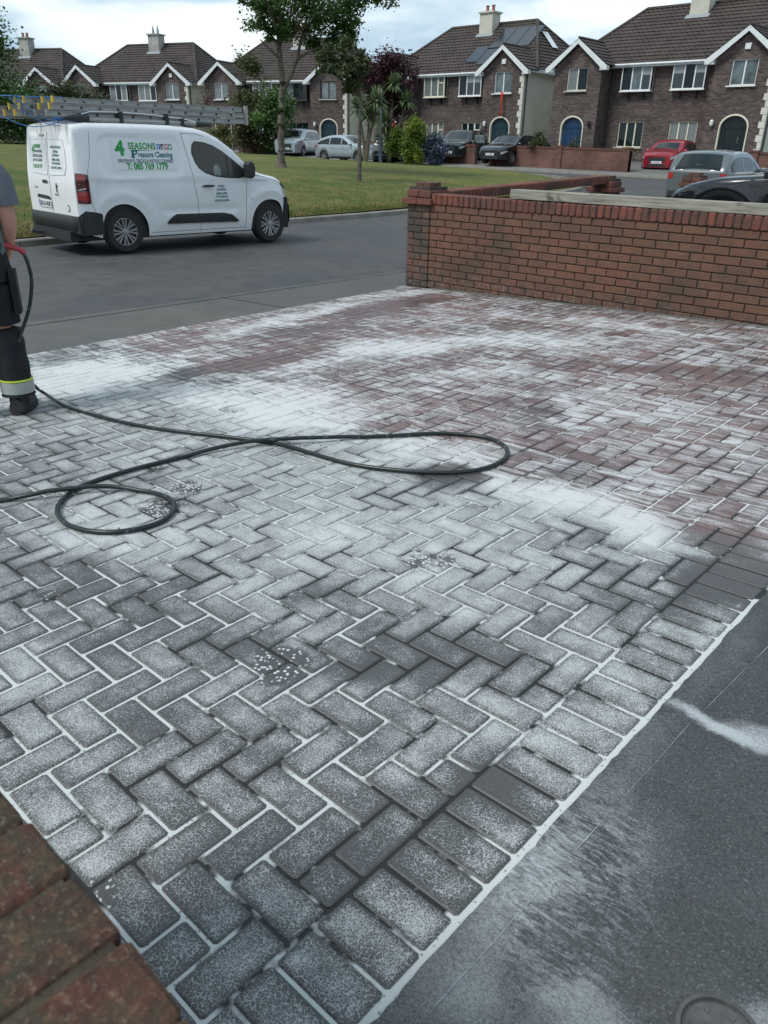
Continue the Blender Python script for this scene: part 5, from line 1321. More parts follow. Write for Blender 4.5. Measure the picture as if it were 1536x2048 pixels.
def window(parent, x0, x1, z0, z1, y, fm='white_upvc', divs=(0.5,), bay=0.0, panes=None, sill=True, top_open=None):
    """frame in the x-z plane at y; bay>0 pushes it out of the wall with cheeks"""
    yf = y-bay; fr = MB(); t = 0.055; D = 0.07
    if bay:
        for a, b in ((x0, x0+0.05), (x1-0.05, x1)):
            fr.b2((a, yf+D, z0), (b, y, z0+0.05)); fr.b2((a, yf+D, z1-0.05), (b, y, z1)); fr.b2((a, y-0.05, z0+.05), (b, y, z1-.05))
        fr.b2((x0-0.04, yf-0.03, z1), (x1+0.04, y, z1+0.06)); fr.b2((x0-0.05, yf-0.05, z0-0.05), (x1+0.05, y, z0))
    fr.b2((x0, yf, z0), (x0+t, yf+D, z1)); fr.b2((x1-t, yf, z0), (x1, yf+D, z1)); fr.b2((x0+t, yf, z0), (x1-t, yf+D, z0+t)); fr.b2((x0+t, yf, z1-t), (x1-t, yf+D, z1))
    edges = [0.0]+list(divs)+[1.0]
    for d in divs:
        xm = x0+(x1-x0)*d; fr.b2((xm-0.035, yf, z0+t), (xm+0.035, yf+D, z1-t))
    if top_open is not None:
        a, b = x0+(x1-x0)*edges[top_open], x0+(x1-x0)*edges[top_open+1]
        zm = z1-(z1-z0)*0.34; fr.b2((a+.04, yf-.012, zm-0.03), (b-.04, yf+D-.01, zm+0.03)); fr.b2((a+.035, yf-.012, z0+t), (a+.08, yf, z1-t)); fr.b2((b-.08, yf-.012, z0+t), (b-.035, yf, z1-t))
    w = fr.build('window', MT[fm], parent)
    for i in range(len(edges)-1):
        a = x0+(x1-x0)*edges[i]+0.04; b = x0+(x1-x0)*edges[i+1]-0.04
        m = (panes or ['glass'])[i % len(panes or [1])]
        MB().b2((a, yf+0.035, z0+t), (b, yf+0.05, z1-t)).build('pane', MT[m], w)
    if bay:
        for a, b in ((x0+0.008, x0+0.02), (x1-0.02, x1-0.008)): MB().b2((a, yf+D, z0+.05), (b, y-.05, z1-.05)).build('pane', MT['glass'], w)
        for xc in (x0+0.45, x1-0.45):
            MB().prism([(y-bay+.04, z0-.05), (y, z0-.05), (y, z0-.48)], xc-.04, xc+.04, 'x').build('bracket', MT['dark_upvc'], w)
    elif sill: MB().b2((x0-0.08, y-0.20, z0-0.06), (x1+0.08, y, z0)).build('sill', MT['stone_sill' if fm != 'white_upvc' else 'white_upvc'], w)
    return w
def curtain_mat():
    g = NG('curtained_glass'); o = g.obj(); sx_ = g.n('ShaderNodeSeparateXYZ', {0: o})
    n = g.math('SINE', g.math('MULTIPLY', g.math('ADD', sx_.outputs[0], g.math('MULTIPLY', g.noise(o, 2.0), 0.3)), 55.0))
    c = g.mix(g.maprange(n, -1, 1), (0.09, 0.11, 0.11), (0.20, 0.22, 0.22))
    g.set('Base Color', c); g.set('Roughness', 0.08); g.set('Specular IOR Level', 0.9); return g.m
MT['curtain'] = curtain_mat()
def blind_mat():
    g = NG('half_drawn_blind_behind_glass'); o = g.obj(); sx_ = g.n('ShaderNodeSeparateXYZ', {0: o})
    z = g.math('FRACT', g.math('MULTIPLY', sx_.outputs[2], 1.0))
    f = g.maprange(sx_.outputs[2], 5.18, 5.20)
    g.set('Base Color', g.mix(f, (0.03, 0.04, 0.042), (0.26, 0.29, 0.30))); g.set('Roughness', 0.06); g.set('Specular IOR Level', 0.9); return g.m
MT['blind'] = blind_mat()

def course_plane(mb, ne, z0, z1, lo, hi, out, n, lift=0.055):
    """roof plane in courses. lo(t), hi(t) give the two ends of the course line at height fraction t."""
    up = Vector(out)*lift
    for k in range(n):
        t0, t1 = k/n, (k+1)/n
        a0, b0, a1, b1 = Vector(lo(t0)), Vector(hi(t0)), Vector(lo(t1)), Vector(hi(t1))
        mb.add([a0+up, b0+up, b1+up*0.15, a1+up*0.15, a0, b0], [(0, 1, 2, 3), (4, 5, 1, 0)])
EZ, RZ, PITCHS = 5.72, 8.85, (8.85-5.72)/4.15
def door(parent, xc, y, col, handle='chrome', glass=True):
    w = 0.75; z0, zs, zt_ = 0.9, 2.62, 3.2
    fr = MB(); outer = [(xc-w, z0), (xc+w, z0), (xc+w, zs)]+[(xc+w*math.cos(a), zs+(zt_-zs)*math.sin(a)) for a in [math.pi*k/14 for k in range(1, 14)]]+[(xc-w, zs)]
    inner = [(xc+(px-xc)*0.92, z0+(pz-z0)*0.965) for px, pz in outer]
    n = len(outer)
    vs = [(px, y-0.03, pz) for px, pz in outer]+[(px, y-0.03, pz) for px, pz in inner]+[(px, y+0.16, pz) for px, pz in inner]
    fr.add(vs, [(i, (i+1) % n, (i+1) % n+n, i+n) for i in range(n)]+[(i+n, (i+1) % n+n, (i+1) % n+2*n, i+2*n) for i in range(n)])
    fo = fr.build('door_frame', MT['cream_upvc'], parent)
    leaf = MB(); leaf.add([(px, y+0.13, pz) for px, pz in inner], [tuple(range(n))])
    for (a, b, c, d) in ((-.34, -.06, 1.05, 1.55), (.06, .34, 1.05, 1.55), (-.34, -.06, 1.7, 2.3), (.06, .34, 1.7, 2.3)):
        leaf.b2((xc+a, y+.11, c), (xc+b, y+.13, d))
    for a in (-.46, .46): leaf.b2((xc+a-.02, y+.10, z0), (xc+a+.02, y+.13, 2.6))
    leaf.b2((xc-w*.9, y+.10, 2.56), (xc+w*.9, y+.13, 2.62))
    lo_ = leaf.build('door', MT[col], parent)
    MB().tube([(xc+.30, y+.08, 1.85), (xc+.30, y+.08, 2.15)], 0.018, 8).build('handle', MT[handle], lo_, True)
    return fo
def wall_lamp(parent, x, y, z, mat):
    l = MB(); l.lathe([(0.02, 0.20), (0.10, 0.12), (0.09, -0.06), (0.03, -0.12), (0, -.12)], (x, y-0.12, z), 'z', 10); l.b2((x-.02, y-.12, z-.14), (x+.02, y, z-.10)); l.build('wall_lamp', MT[mat], parent, True)
def house(label, loc, rz, o):
    H = thing('house', label, 'house', (loc[0], loc[1], 0), rz, 'brick semi detached houses along the far street')
    W = 12.34; YM = 1.2; fm = o.get('frames', ('white_upvc',)*6)
    wins1 = [(3.78, 5.55), (6.75, 8.55)]; winsg = [(3.80, 5.35), (6.85, 8.45)]
    mb = MB()
    # recessed front
    panel_wall(mb, 3.0, W-3.0, 0.4, EZ, YM, [(a, b, 1.6, 2.92) for a, b in winsg]+[(a, b, 4.43, 5.66) for a, b in wins1])
    for s_, (gx0, gx1) in enumerate(((0, 3.0), (W-3.0, W))):
        xc = (gx0+gx1)/2; wx = (xc-0.66, xc+0.64)
        w = 0.75
        holes = [(wx[0], wx[1], 4.46, 5.62), (xc-w, xc+w, 0.9, 3.2)]
        panel_wall(mb, gx0, gx1, 0.4, EZ, 0.0, holes)
        # spandrels of the arch
        arc = [(xc+w*math.cos(a), 2.62+0.58*math.sin(a)) for a in [math.pi*k/14 for k in range(15)]]
        for k in range(14):
            (x1_, z1_), (x2_, z2_) = arc[k], arc[k+1]
            mb.add([(x1_, 0, z1_), (x2_, 0, z2_), (x2_, 0, 3.2), (x1_, 0, 3.2)], [(0, 1, 2, 3)])
            mb.add([(x1_, 0, z1_), (x2_, 0, z2_), (x2_, .16, z2_), (x1_, .16, z1_)], [(0, 1, 2, 3)])
        mb.add([(gx0, 0, EZ), (gx1, 0, EZ), (xc, 0, EZ+1.13)], [(0, 1, 2)])
    mb.add([(3.0, 0, .4), (3.0, YM, .4), (3.0, YM, EZ), (3.0, 0, EZ)], [(0, 1, 2, 3)]); mb.add([(W-3.0, 0, .4), (W-3.0, YM, .4), (W-3.0, YM, EZ), (W-3.0, 0, EZ)], [(0, 1, 2, 3)])
    mb.build('brick_wall', MT['house_brick'], H)
    MB().add([(0, 0.0, .4), (0, 8.8, .4), (0, 8.8, EZ+.1), (0, 0, EZ+.1), (W, 0, .4), (W, 8.8, .4), (W, 8.8, EZ+.1), (W, 0, EZ+.1)], [(0, 1, 2, 3), (4, 5, 6, 7), (1, 5, 6, 2)]).build('side_wall', MT['cream_render'], H)
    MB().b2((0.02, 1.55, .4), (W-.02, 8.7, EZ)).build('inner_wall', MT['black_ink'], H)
    for (gx, sg_) in ((0, 1), (W, -1)):
        for k in range(15):
            Lq = 0.30 if k % 2 else 0.17; z = 1.0+k*0.31
            if sg_ < 0 or True:
                q = MB(); q.b2((gx-sg_*.012, -.012, z), (gx+sg_*(Lq if sg_ > 0 else Lq), .05, z+.295))
                if sg_ < 0: q.build('quoin', MT['quoin'], H)
    # windows
    for i, (a, b) in enumerate(wins1):
        window(H, a, b, 4.43, 5.66, YM, fm[1+i], (0.36, 0.68) if not o.get('one_open') else (0.32, 0.62), bay=0.32, panes=o.get('bp', [['curtain'], ['blind', 'glass', 'blind']])[i], top_open=o.get('top', (None, None))[i])
    for i, (a, b) in enumerate(winsg):
        if o.get('nogw') and i in o['nogw']: continue
        window(H, a, b, 1.6, 2.92, YM+.08, fm[4+i] if len(fm) > 4 else 'white_upvc', (0.33, 0.66), panes=o.get('gp', [['glass'], ['curtain']])[i], top_open=o.get('gtop', (None, None))[i])
    for i, xc in enumerate((1.5, W-1.5)):
        window(H, xc-.66, xc+.64, 4.46, 5.62, .08, fm[0] if i == 0 else fm[3], (0.5,), panes=o.get('wp', [['glass_light'], ['glass_light']])[i])
        door(H, xc, 0.0, o['doors'][i])
        if o.get('alarm', (0, 1))[i]: MB().prism([(xc-.13, 6.02), (xc+.13, 6.02), (xc+.15, 6.28), (xc-.15, 6.28)], -.09, 0, 'y').build('alarm_box', MT['white_board'], H)
    wall_lamp(H, 2.62, 0.0, 2.75, 'black_plastic'); wall_lamp(H, W-2.62, 0, 2.75, 'lamp_white')
    # roofs
    def P(x, y, z): return (x, y, z)
    rb_ = MB(); ov = .32
    nz_ = 16
    course_plane(rb_, 0, EZ, RZ, lambda t: P(-ov+(2.7+ov)*t, .85+4.15*t, EZ+(RZ-EZ)*t), lambda t: P(W+ov-(2.7+ov)*t, .85+4.15*t, EZ+(RZ-EZ)*t), (0, -.5, .8), nz_)
    course_plane(rb_, 0, EZ, RZ, lambda t: P(W+ov-(2.7+ov)*t, 9.15-4.15*t, EZ+(RZ-EZ)*t), lambda t: P(-ov+(2.7+ov)*t, 9.15-4.15*t, EZ+(RZ-EZ)*t), (0, .5, .8), nz_)
    for sg_ in (0, 1):
        X = lambda x: x if not sg_ else W-x
        course_plane(rb_, 0, EZ, RZ, lambda t: P(X(-ov+(2.7+ov)*t), .85+4.15*t, EZ+(RZ-EZ)*t), lambda t: P(X(-ov+(2.7+ov)*t), 9.15-4.15*t, EZ+(RZ-EZ)*t), (-.6 if not sg_ else .6, 0, .8), nz_)
    GP = EZ+1.30
    for xc, sg_ in ((1.5, 1), (W-1.5, -1)):
        for d in (-1, 1):
            course_plane(rb_, 0, EZ, GP, lambda t: P(xc+d*1.92*(1-t), -.28, EZ-.06+(GP-EZ+.06)*t), lambda t: P(xc+d*1.92*(1-t), .85+max(0, (GP-EZ)*t)/PITCHS+.12, EZ-.06+(GP-EZ+.06)*t), (d*.5, 0, .8), 7)
    rb_.build('roof', MT['roof_tile'], H)
    rt = MB()
    rt.tube([(2.7, 5, RZ+.03), (W-2.7, 5, RZ+.03)], .11, 8)
    for sg_ in (0, 1):
        X = lambda x: x if not sg_ else W-x
        rt.tube([(X(2.7), 5, RZ+.03), (X(-ov), .85, EZ+.05)], .10, 8); rt.tube([(X(2.7), 5, RZ+.03), (X(-ov), 9.15, EZ+.05)], .10, 8)
    for xc in (1.5, W-1.5): rt.tube([(xc, -.27, GP+.03), (xc, .85+(GP-EZ)/PITCHS, GP+.03)], .08, 8)
    rt.build('ridge_tile', MT['roof_tile'], H, True)
    stuff(H.children[-1])
    # white boards
    for xc in (1.5, W-1.5):
        bb = MB()
        for d in (-1, 1):
            bb.prism([(xc, GP-.02), (xc+d*1.95, EZ-.10), (xc+d*1.95, EZ-.30), (xc+d*1.72, EZ-.30), (xc, GP-.25)], -.33, -.285, 'y')
            bb.b2((xc+d*1.50, -.285, EZ-.30), (xc+d*1.93, 0.0, EZ-.08))
        bb.build('barge_board', MT['white_board'], H)
    fb = MB(); fb.b2((3.2, .74, EZ-.14), (W-3.2, .80, EZ+.02)); fb.b2((3.0, .80, EZ-.14), (W-3.0, YM, EZ-.10)); fb.tube([(3.3, .70, EZ-.02), (W-3.3, .70, EZ-.02)], .055, 8)
    for sg_ in (0, 1):
        X = lambda x: x if not sg_ else W-x
        a, b = sorted((X(-.33), X(-.29))); fb.b2((a, .3, EZ-.16), (b, 9.1, EZ+.04)); a, b = sorted((X(-.29), X(0))); fb.b2((a, .3, EZ-.16), (b, 9.1, EZ-.13))
    fb.build('fascia', MT['white_board'], H)
    MB().tube([(3.12, YM-.06, EZ-.1), (3.12, YM-.06, .9)], .045, 8).build('downpipe', MT['downpipe'], H, True)
    MB().tube([(W+.06, .25, EZ-.15), (W+.06, .25, .9)], .045, 8).build('downpipe', MT['downpipe'], H, True)
    MB().tube([(6.17, YM-.06, EZ-.1), (6.17, YM-.06, .9)], .04, 8).build('downpipe', MT['downpipe'], H, True) if o.get('midpipe') else None
    # chimney
    ch = MB(); ch.b2((5.65, 4.15, 7.9), (6.70, 5.0, o.get('chz', 9.55))); ch.b2((5.55, 4.05, o.get('chz', 9.55)), (6.80, 5.10, o.get('chz', 9.55)+.09))
    co = ch.build('chimney', MT[o.get('chm', 'cream_render')], H)
    for px in (5.95, 6.42):
        zz = o.get('chz', 9.55)+.09
        MB().lathe([(.11, 0), (.10, .32), (.13, .33), (.13, .38), (0, .38)] if o.get('pot', 0) == 0 else [(.11, 0), (.10, .25), (.02, .62), (0, .62)], (px, 4.55, zz), 'z', 12).build('chimney_pot', MT['terracotta' if o.get('pot', 0) == 0 else 'lead'], co, True)
    fl = MB(); fl.add([(5.5, 3.90, RZ-.83+.07), (6.85, 3.90, RZ-.83+.07), (6.85, 4.16, RZ-.63+.07), (5.5, 4.16, RZ-.63+.07)], [(0, 1, 2, 3)]); fl.build('flashing', MT['lead'], co)
    return H
h5 = house('nearest brick house with a navy door left, black door right, tall cream chimney', (-27.1, 42.5), 0, dict(doors=('navy_door', 'black_door'), frames=('cream_upvc', 'white_upvc', 'white_upvc', 'white_upvc', 'cream_upvc', 'cream_upvc'), alarm=(0, 1), midpipe=False, chz=9.7, gp=[['glass'], ['curtain']], bp=[['glass', 'glass_light', 'blind'], ['blind', 'glass', 'blind']], wp=[['curtain', 'glass'], ['glass_light']]))
h4 = house('brick house with solar panels on the roof, red door left, teal door right', (-41.55, 42.5), 0, dict(doors=('red_door', 'teal_door'), frames=('white_upvc', 'cream_upvc', 'white_upvc', 'white_upvc', 'cream_upvc', 'white_upvc'), alarm=(0, 1), top=(2, None), gtop=(2, 2), bp=[['curtain'], ['glass', 'blind', 'blind']], gp=[['curtain'], ['glass']], chz=9.45))
def along(s_): return (-45.1+s_*math.cos(R(199.4)), 43.12+s_*math.sin(R(199.4)))
a3 = R(19.4)
h3 = house('middle brick house behind the tall tree with dark window frames and a dark arched door', along(12.2), a3, dict(doors=('black_door', 'teal_door'), frames=('white_upvc', 'white_upvc', 'dark_upvc', 'dark_upvc', 'white_upvc', 'dark_upvc'), alarm=(0, 0), bp=[['blind'], ['curtain', 'glass', 'glass']], gp=[['curtain'], ['glass']], chz=9.5))
h2 = house('brick house with a grey stained chimney and two pointed pots above the van ladders', along(26.2), a3, dict(doors=('teal_door', 'black_door'), alarm=(0, 1), chm='grey_render', pot=1, chz=9.5, bp=[['curtain', 'glass', 'curtain'], ['curtain', 'curtain', 'glass']]))
h1 = house('farthest brick house at the left edge, grey chimney with two red pots', along(40.9), R(24), dict(doors=('black_door', 'teal_door'), alarm=(0, 0), chm='grey_render', chz=9.7))
# shared dark solar panels lie on the roof of the second house
def on_slope(x, t, off=.10): return (x, .85+4.15*t-.5*off, EZ+(RZ-EZ)*t+.8*off)
sp_ = thing('solar_panels', 'row of dark solar panels on the tiled roof above the teal door', 'solar panels', (-41.55, 42.5, 0))
for (x0, t0, t1) in ((7.55, .47, .86), (8.58, .47, .86), (9.61, .47, .86), (7.55-1.03, .20, .50), (7.55-.0, .14, .44)):
    mb = MB()
    a = [on_slope(x0+.02, t0), on_slope(x0+1.0, t0), on_slope(x0+1.0+.0, t1), on_slope(x0+.02, t1)]
    b = [(p[0], p[1]+.03, p[2]-.05) for p in a]
    mb.add(a+b, [(0, 1, 2, 3), (4, 5, 6, 7), (0, 1, 5, 4), (1, 2, 6, 5), (2, 3, 7, 6), (3, 0, 4, 7)]); mb.build('solar_panel', MT['solar'], sp_)
# roof light on the hip side of the same house
rl = MB(); rl.add([(12.66-3.02*t_+.10, y_, EZ+(RZ-EZ)*t_+.10) for t_, y_ in ((.45, 4.3), (.45, 4.95), (.75, 4.95), (.75, 4.3))], [(0, 1, 2, 3)])
rl.build('roof_light', MT['white_board'], h4)
# number plaque letters on alarm boxes are left as plain pale boxes; doorbell boxes beside the doors
# red cloth hung from an upstairs window
cl = MB(); rows = []
for i in range(9):
    z = 4.50-i*.16; rows.append([(.16*math.sin(j*.9+i*.35)*.3+(j-2)*.055*(1-.05*i), -.24-.03*math.sin(j*2+i), z) for j in range(5)])
cl.grid(rows); co_ = cl.build('hanging_cloth', MT['red_cloth'], None, True, loc=(-30.55, 42.5, 0)); so_ = co_.modifiers.new('s', 'SOLIDIFY'); so_.thickness = .02
tagit(co_, 'long red cloth hanging out of the upstairs window above the teal door', 'cloth')

# ------------------------------------------------------------------ low garden walls along the far footpath
def gwall(label, a, b, zb, h=1.02, piers=()):
    d = Vector((b[0]-a[0], b[1]-a[1], 0)); L = d.length; an = math.atan2(d.y, d.x)
    t = thing('garden_wall', label, 'wall', (a[0], a[1], 0), an, 'low brick garden walls along the far footpath')
    z1 = zb(0)+h; z2 = zb(1)+h
    mb = MB(); mb.prism([(0, zb(0)-.4), (L, zb(1)-.4), (L, z2-.10), (0, z1-.10)], -.10, .10, 'y'); mb.build('brickwork', MT['garden_brick'], t)
    cp = MB(); cp.prism([(-.02, z1-.10), (L+.02, z2-.10), (L+.02, z2), (-.02, z1)], -.13, .13, 'y'); cp.build('coping', MT['cope_brick'], t)
    for s_ in piers:
        zz = z1+(z2-z1)*s_/L
        MB().b2((s_-.2, -.17, zz-h-.4), (s_+.2, .17, zz-.02)).build('pier', MT['garden_brick'], t); MB().b2((s_-.22, -.19, zz-.02), (s_+.22, .19, zz+.07)).build('pier_cap', MT['cope_brick'], t)
    return t
gz = lambda x: zroad(x, wally(x))+.14
def gw(label, x0, x1, h=1.02, piers=()):
    a = (x0, wally(x0)); b = (x1, wally(x1)); return gwall(label, a, b, lambda t: gz(x0+(x1-x0)*t), h, piers)
gw('low brick wall in front of the navy door with a shrub behind it', -27.3, -18.9, 1.03, (0.2, 4.4, 8.2))
gw('short brick wall between the dark SUV and the half hidden black car', -31.6, -28.3, 1.02)
gw('brick wall right of the red car, behind the grey hatchback', -13.2, -6, 1.05, (0.2, 4))
gw('brick wall behind the silver hatchback ending at the round green shrub', -40.5, -34.6, 1.0, (5.7,))
gw('short length of brick wall left of the silver hatchback bonnet', -46.6, -41.6, .95, (0.2,))
gw('long brick wall behind the van bonnet and the trunk of the tall tree', -61, -48.4, .95, (0.2, 6, 12))
# ------------------------------------------------------------------ trees and shrubs
def leaf_cloud(mb, centers, n, size, R_, seed, flat=1.0, droop=0.0, light=None):
    """many small folded leaves spread through clumps; mb.at carries the tone of each leaf: clump tone plus a random spread"""
    r = random.Random(seed)
    for i in range(n):
        c, cr, tone = centers[r.randrange(len(centers))]
        v = Vector((r.gauss(0, 1), r.gauss(0, 1), r.gauss(0, 1)))*cr*0.62
        p = Vector(c)+Vector((v.x, v.y, v.z*flat))
        s_ = size*r.uniform(.6, 1.35)
        ax = Vector((r.gauss(0, 1), r.gauss(0, 1), r.gauss(0, .5)-droop)).normalized(); up = Vector((r.gauss(0, .6), r.gauss(0, .6), 1)).normalized()
        sd_ = ax.cross(up).normalized(); nn = sd_.cross(ax)
        a = p-ax*s_*.5; b = p+ax*s_*.55
        q = [a, p+sd_*s_*.42+nn*s_*.1-ax*s_*.05, b, p-sd_*s_*.42+nn*s_*.1-ax*s_*.05]
        mb.add(q, [(0, 1, 2), (0, 2, 3)], 0, max(.001, min(1, tone+r.uniform(-.25, .25))))
def leaf_build(mb, name, mat, parent):
    me = bpy.data.meshes.new(name); me.from_pydata(mb.v, [], mb.f); me.materials.append(MT[mat])
    a = me.attributes.new('leafcol', 'FLOAT', 'FACE'); a.data.foreach_set('value', mb.at)
    return link(bpy.data.objects.new(name, me), parent)
def limb(mb, a, b, r0, r1, seed=0, n=6, wob=.06):
    r = random.Random(seed); a, b = Vector(a), Vector(b); L = (b-a).length
    pts_ = [a+(b-a)*i/n+(Vector((r.gauss(0, 1), r.gauss(0, 1), 0))*wob*L*.3 if 0 < i < n else Vector((0, 0, 0))) for i in range(n+1)]
    mb.tube(pts_, [r0+(r1-r0)*i/n for i in range(n+1)], 9); return pts_
def frame_pt(base, right, up, deep=0.0):
    """offset seen from the street: right and deep in metres relative to a point"""
    a = YAW; return (base[0]+math.sin(a)*right+math.cos(a)*deep, base[1]-math.cos(a)*right+math.sin(a)*deep, base[2]+up)

# tall street tree
b1 = Vector((-24.2, 19.2, zgreen(-24.2, 19.2)))
T1 = thing('tree', 'tall green tree with a mottled grey trunk standing on the grass beyond the van', 'tree', b1)
tb = MB(); Pq = lambda r_, u_, d_=0.0: frame_pt((0, 0, 0), r_, u_, d_)
tb.lathe([(.28, -.1), (.20, .06), (.145, .30), (.135, .5)], (0, 0, 0), 'z', 14)
limb(tb, (0, 0, .35), Pq(.12, 2.6), .135, .12, 1, 8, .02); limb(tb, Pq(.12, 2.6), Pq(.10, 4.1), .12, .095, 2); limb(tb, Pq(.10, 4.1), Pq(.25, 6.6), .12, .05, 3)
limb(tb, Pq(.14, 2.5), Pq(.75, 3.6), .085, .06, 4); limb(tb, Pq(.75, 3.6), Pq(1.05, 4.9, .3), .06, .03, 5)
limb(tb, Pq(.75, 3.6), Pq(2.0, 4.25, .3), .05, .02, 6); limb(tb, Pq(.10, 3.9), Pq(-.85, 5.2), .06, .02, 7); limb(tb, Pq(.12, 3.5), Pq(-.5, 4.1, -.6), .05, .02, 8)
limb(tb, Pq(.2, 4.5), Pq(1.6, 6.3), .06, .03, 9); limb(tb, Pq(.1, 4.2), Pq(.2, 5.6, 1.5), .06, .03, 10); limb(tb, Pq(.1, 4.2), Pq(-.3, 5.6, -1.5), .06, .03, 11)
tb.build('trunk', MT['bark'], T1, True, 60)
cents = []
rr1 = random.Random(11)
for (r_, u_, d_, cr, tn) in [(-.95, 4.55, 0, .42, .55), (-.75, 4.95, .3, .45, .6), (-.5, 4.25, -.2, .35, .45), (-1.05, 5.1, -.4, .3, .6), (-.3, 5.3, 0, .6, .4), (.1, 4.9, .5, .5, .3), (.5, 5.2, -.3, .6, .35), (.9, 4.75, .2, .5, .35),  # last value: clump tone, paler towards the top and outer edges
     (1.3, 5.2, 0, .6, .4), (1.7, 4.7, .4, .5, .35), (2.1, 5.2, -.2, .55, .45), (2.6, 5.4, .2, .45, .55), (3.0, 5.55, 0, .35, .6), (3.3, 5.75, 0, .22, .65), (2.2, 4.4, .2, .4, .35), (1.6, 4.15, .3, .35, .3), (.9, 4.2, .5, .3, .35), (1.2, 5.9, .5, .8, .4), (0, 6.2, 0, .9, .5),
     (2.2, 6.2, 0, .8, .5), (-.8, 6.0, .2, .6, .55), (.6, 7.0, 0, 1.0, .6), (2.0, 7.2, .3, .9, .6), (-.6, 7.1, 0, .7, .6), (.5, 5.5, 1.4, .7, .35), (1.5, 5.6, -1.4, .7, .4), (.2, 5.6, -1.3, .6, .4)]:
    for k in range(7):
        cents.append((Pq(r_+.45+rr1.gauss(0, cr*.65), u_+rr1.gauss(0, cr*.5), d_+rr1.gauss(0, cr*.6)), cr*rr1.uniform(.35, .7), tn+rr1.uniform(-.25, .2)))
lm = MB(); leaf_cloud(lm, cents, 19000, .105, 1, 5, .8, .3); leaf_build(lm, 'crown', 'leaf_dark', T1)
tw = MB()
for c in cents[::3]:
    limb(tw, Pq(.3, 4.3), c[0], .014, .005, 3, 4, .12)
tw.build('twig', MT['twig'], T1); stuff(T1.children[-1])

# young street tree with thin stem
b2_ = Vector((-19.3, 18.45, zgreen(-19.3, 18.45)))
T2 = thing('tree', 'young tree with a thin pale stem on the grass, right of the tall tree', 'tree', b2_)
tb = MB(); tb.tube([(0, 0, -.1), Pq(.02, .8), Pq(-.0, 1.6), Pq(.06, 2.4), Pq(-.05, 3.2), Pq(-.2, 3.9)], [.085, .07, .06, .05, .035, .02], 10)
tb.build('trunk', MT['bark'], T2, True); cents = []
for (r_, u_, d_, cr, tn) in [(-1.0, 2.95, 0, .3, .3), (-.7, 3.1, .2, .35, .35), (-.3, 3.0, 0, .35, .3), (.05, 2.85, .1, .35, .35), (.35, 2.75, 0, .3, .4), (-.05, 2.5, 0, .28, .3), (-.5, 3.45, 0, .35, .5), (.2, 3.25, .2, .35, .5), (.4, 3.35, 0, .25, .55), (-.1, 3.7, 0, .3, .55), (-1.0, 3.3, 0, .25, .4), (.0, 2.35, .2, .2, .35), (.25, 2.5, .1, .2, .3)]:  # last value: clump tone, mostly paler in the higher clumps
    for k in range(5): cents.append((Pq(r_*.75-.3+rr1.gauss(0, cr*.5), u_*.9+.62+rr1.gauss(0, cr*.35), d_+rr1.gauss(0, cr*.6)), cr*rr1.uniform(.4, .6), tn+rr1.uniform(-.2, .25)))
lm = MB(); leaf_cloud(lm, cents, 4800, .09, 1, 8, .7, .4); leaf_build(lm, 'crown', 'leaf_brown', T2)
tw = MB()
for c in cents[::2]: limb(tw, Pq(-.03, 2.5), c[0], .010, .004, 3, 4, .12)
tw.build('twig', MT['twig'], T2); stuff(T2.children[-1])

def at_px(px, Y=None, D=None, z=0.6):
    """ground point at a bearing (bearing measured once on the photograph)"""
    az = YAW-math.atan((px-768)/1704.0)
    if D is None: D = (Y-CAM[1])/math.sin(az)
    return Vector((CAM[0]+D*math.cos(az), CAM[1]+D*math.sin(az), z))
def shrub(label, px, D, z0, w, h, mat, n, size, cat='shrub', name='shrub', seed=1, trunk=True, zc=None, dens=7, group=None, tone=.5):
    p = at_px(px, D=D, z=z0); t = thing(name, label, cat, p, 0, group); r = random.Random(seed); cents = []
    zc = zc if zc is not None else h*.1
    for k in range(dens*3):
        u = r.random(); zz = zc+(h-zc)*u; ww = w*math.sin(math.pi*min(1, max(.12, .18+.78*u)))**.7
        cents.append((Pq(r.uniform(-1, 1)*ww*.5*.8, zz, r.uniform(-1, 1)*ww*.4), max(.12, w*.16)*r.uniform(.7, 1.3), tone+r.uniform(-.3, .35)))
    lm = MB(); leaf_cloud(lm, cents, n, size, 1, seed, 1.0, .1); leaf_build(lm, 'crown', mat, t)
    if trunk:
        tb = MB(); tb.tube([(0, 0, -.2), Pq(w*.02, zc+.2), Pq(-w*.03, h*.6)], [.05+.012*h, .04+.008*h, .015], 8)
        for k in range(5): limb(tb, Pq(0, zc+.1+k*.1*h), cents[k*2 % len(cents)][0], .03, .008, k)
        tb.build('trunk', MT['twig'], t, True)
    return t
shrub('dark maroon leaved tree in front of the cream gable wall', 755, 50.5, .6, 3.5, 5.1, 'leaf_maroon', 15000, .14, 'tree', 'tree', 3, zc=2.6, dens=14)
shrub('tall loose olive coloured tree right of the ladder ends', 490, 58, .9, 2.9, 5.4, 'leaf_olive', 8500, .15, 'tree', 'tree', 4, zc=.6, dens=12)
shrub('dark green leafy tree between the olive tree and the tall trunk', 540, 57, .8, 2.9, 3.3, 'leaf_dark', 8500, .15, 'tree', 'tree', 5, zc=.2, dens=10)
shrub('low yellowish bush behind the windscreen pillar of the van', 428, 56, .8, 1.9, 1.6, 'leaf_olive', 1800, .12, 'shrub', 'shrub', 6, trunk=False, tone=.85)
shrub('bright lime green rounded shrub at the end of the garden wall', 814, 47.0, .48, 1.45, 2.1, 'leaf_lime', 12000, .10, 'shrub', 'shrub', 7, trunk=False, dens=12)
shrub('lower lime green shrub spilling over the wall left of the rounded one', 783, 48.5, 1.0, 1.5, 1.2, 'leaf_lime', 5000, .10, 'shrub', 'shrub', 8, trunk=False, tone=.25)
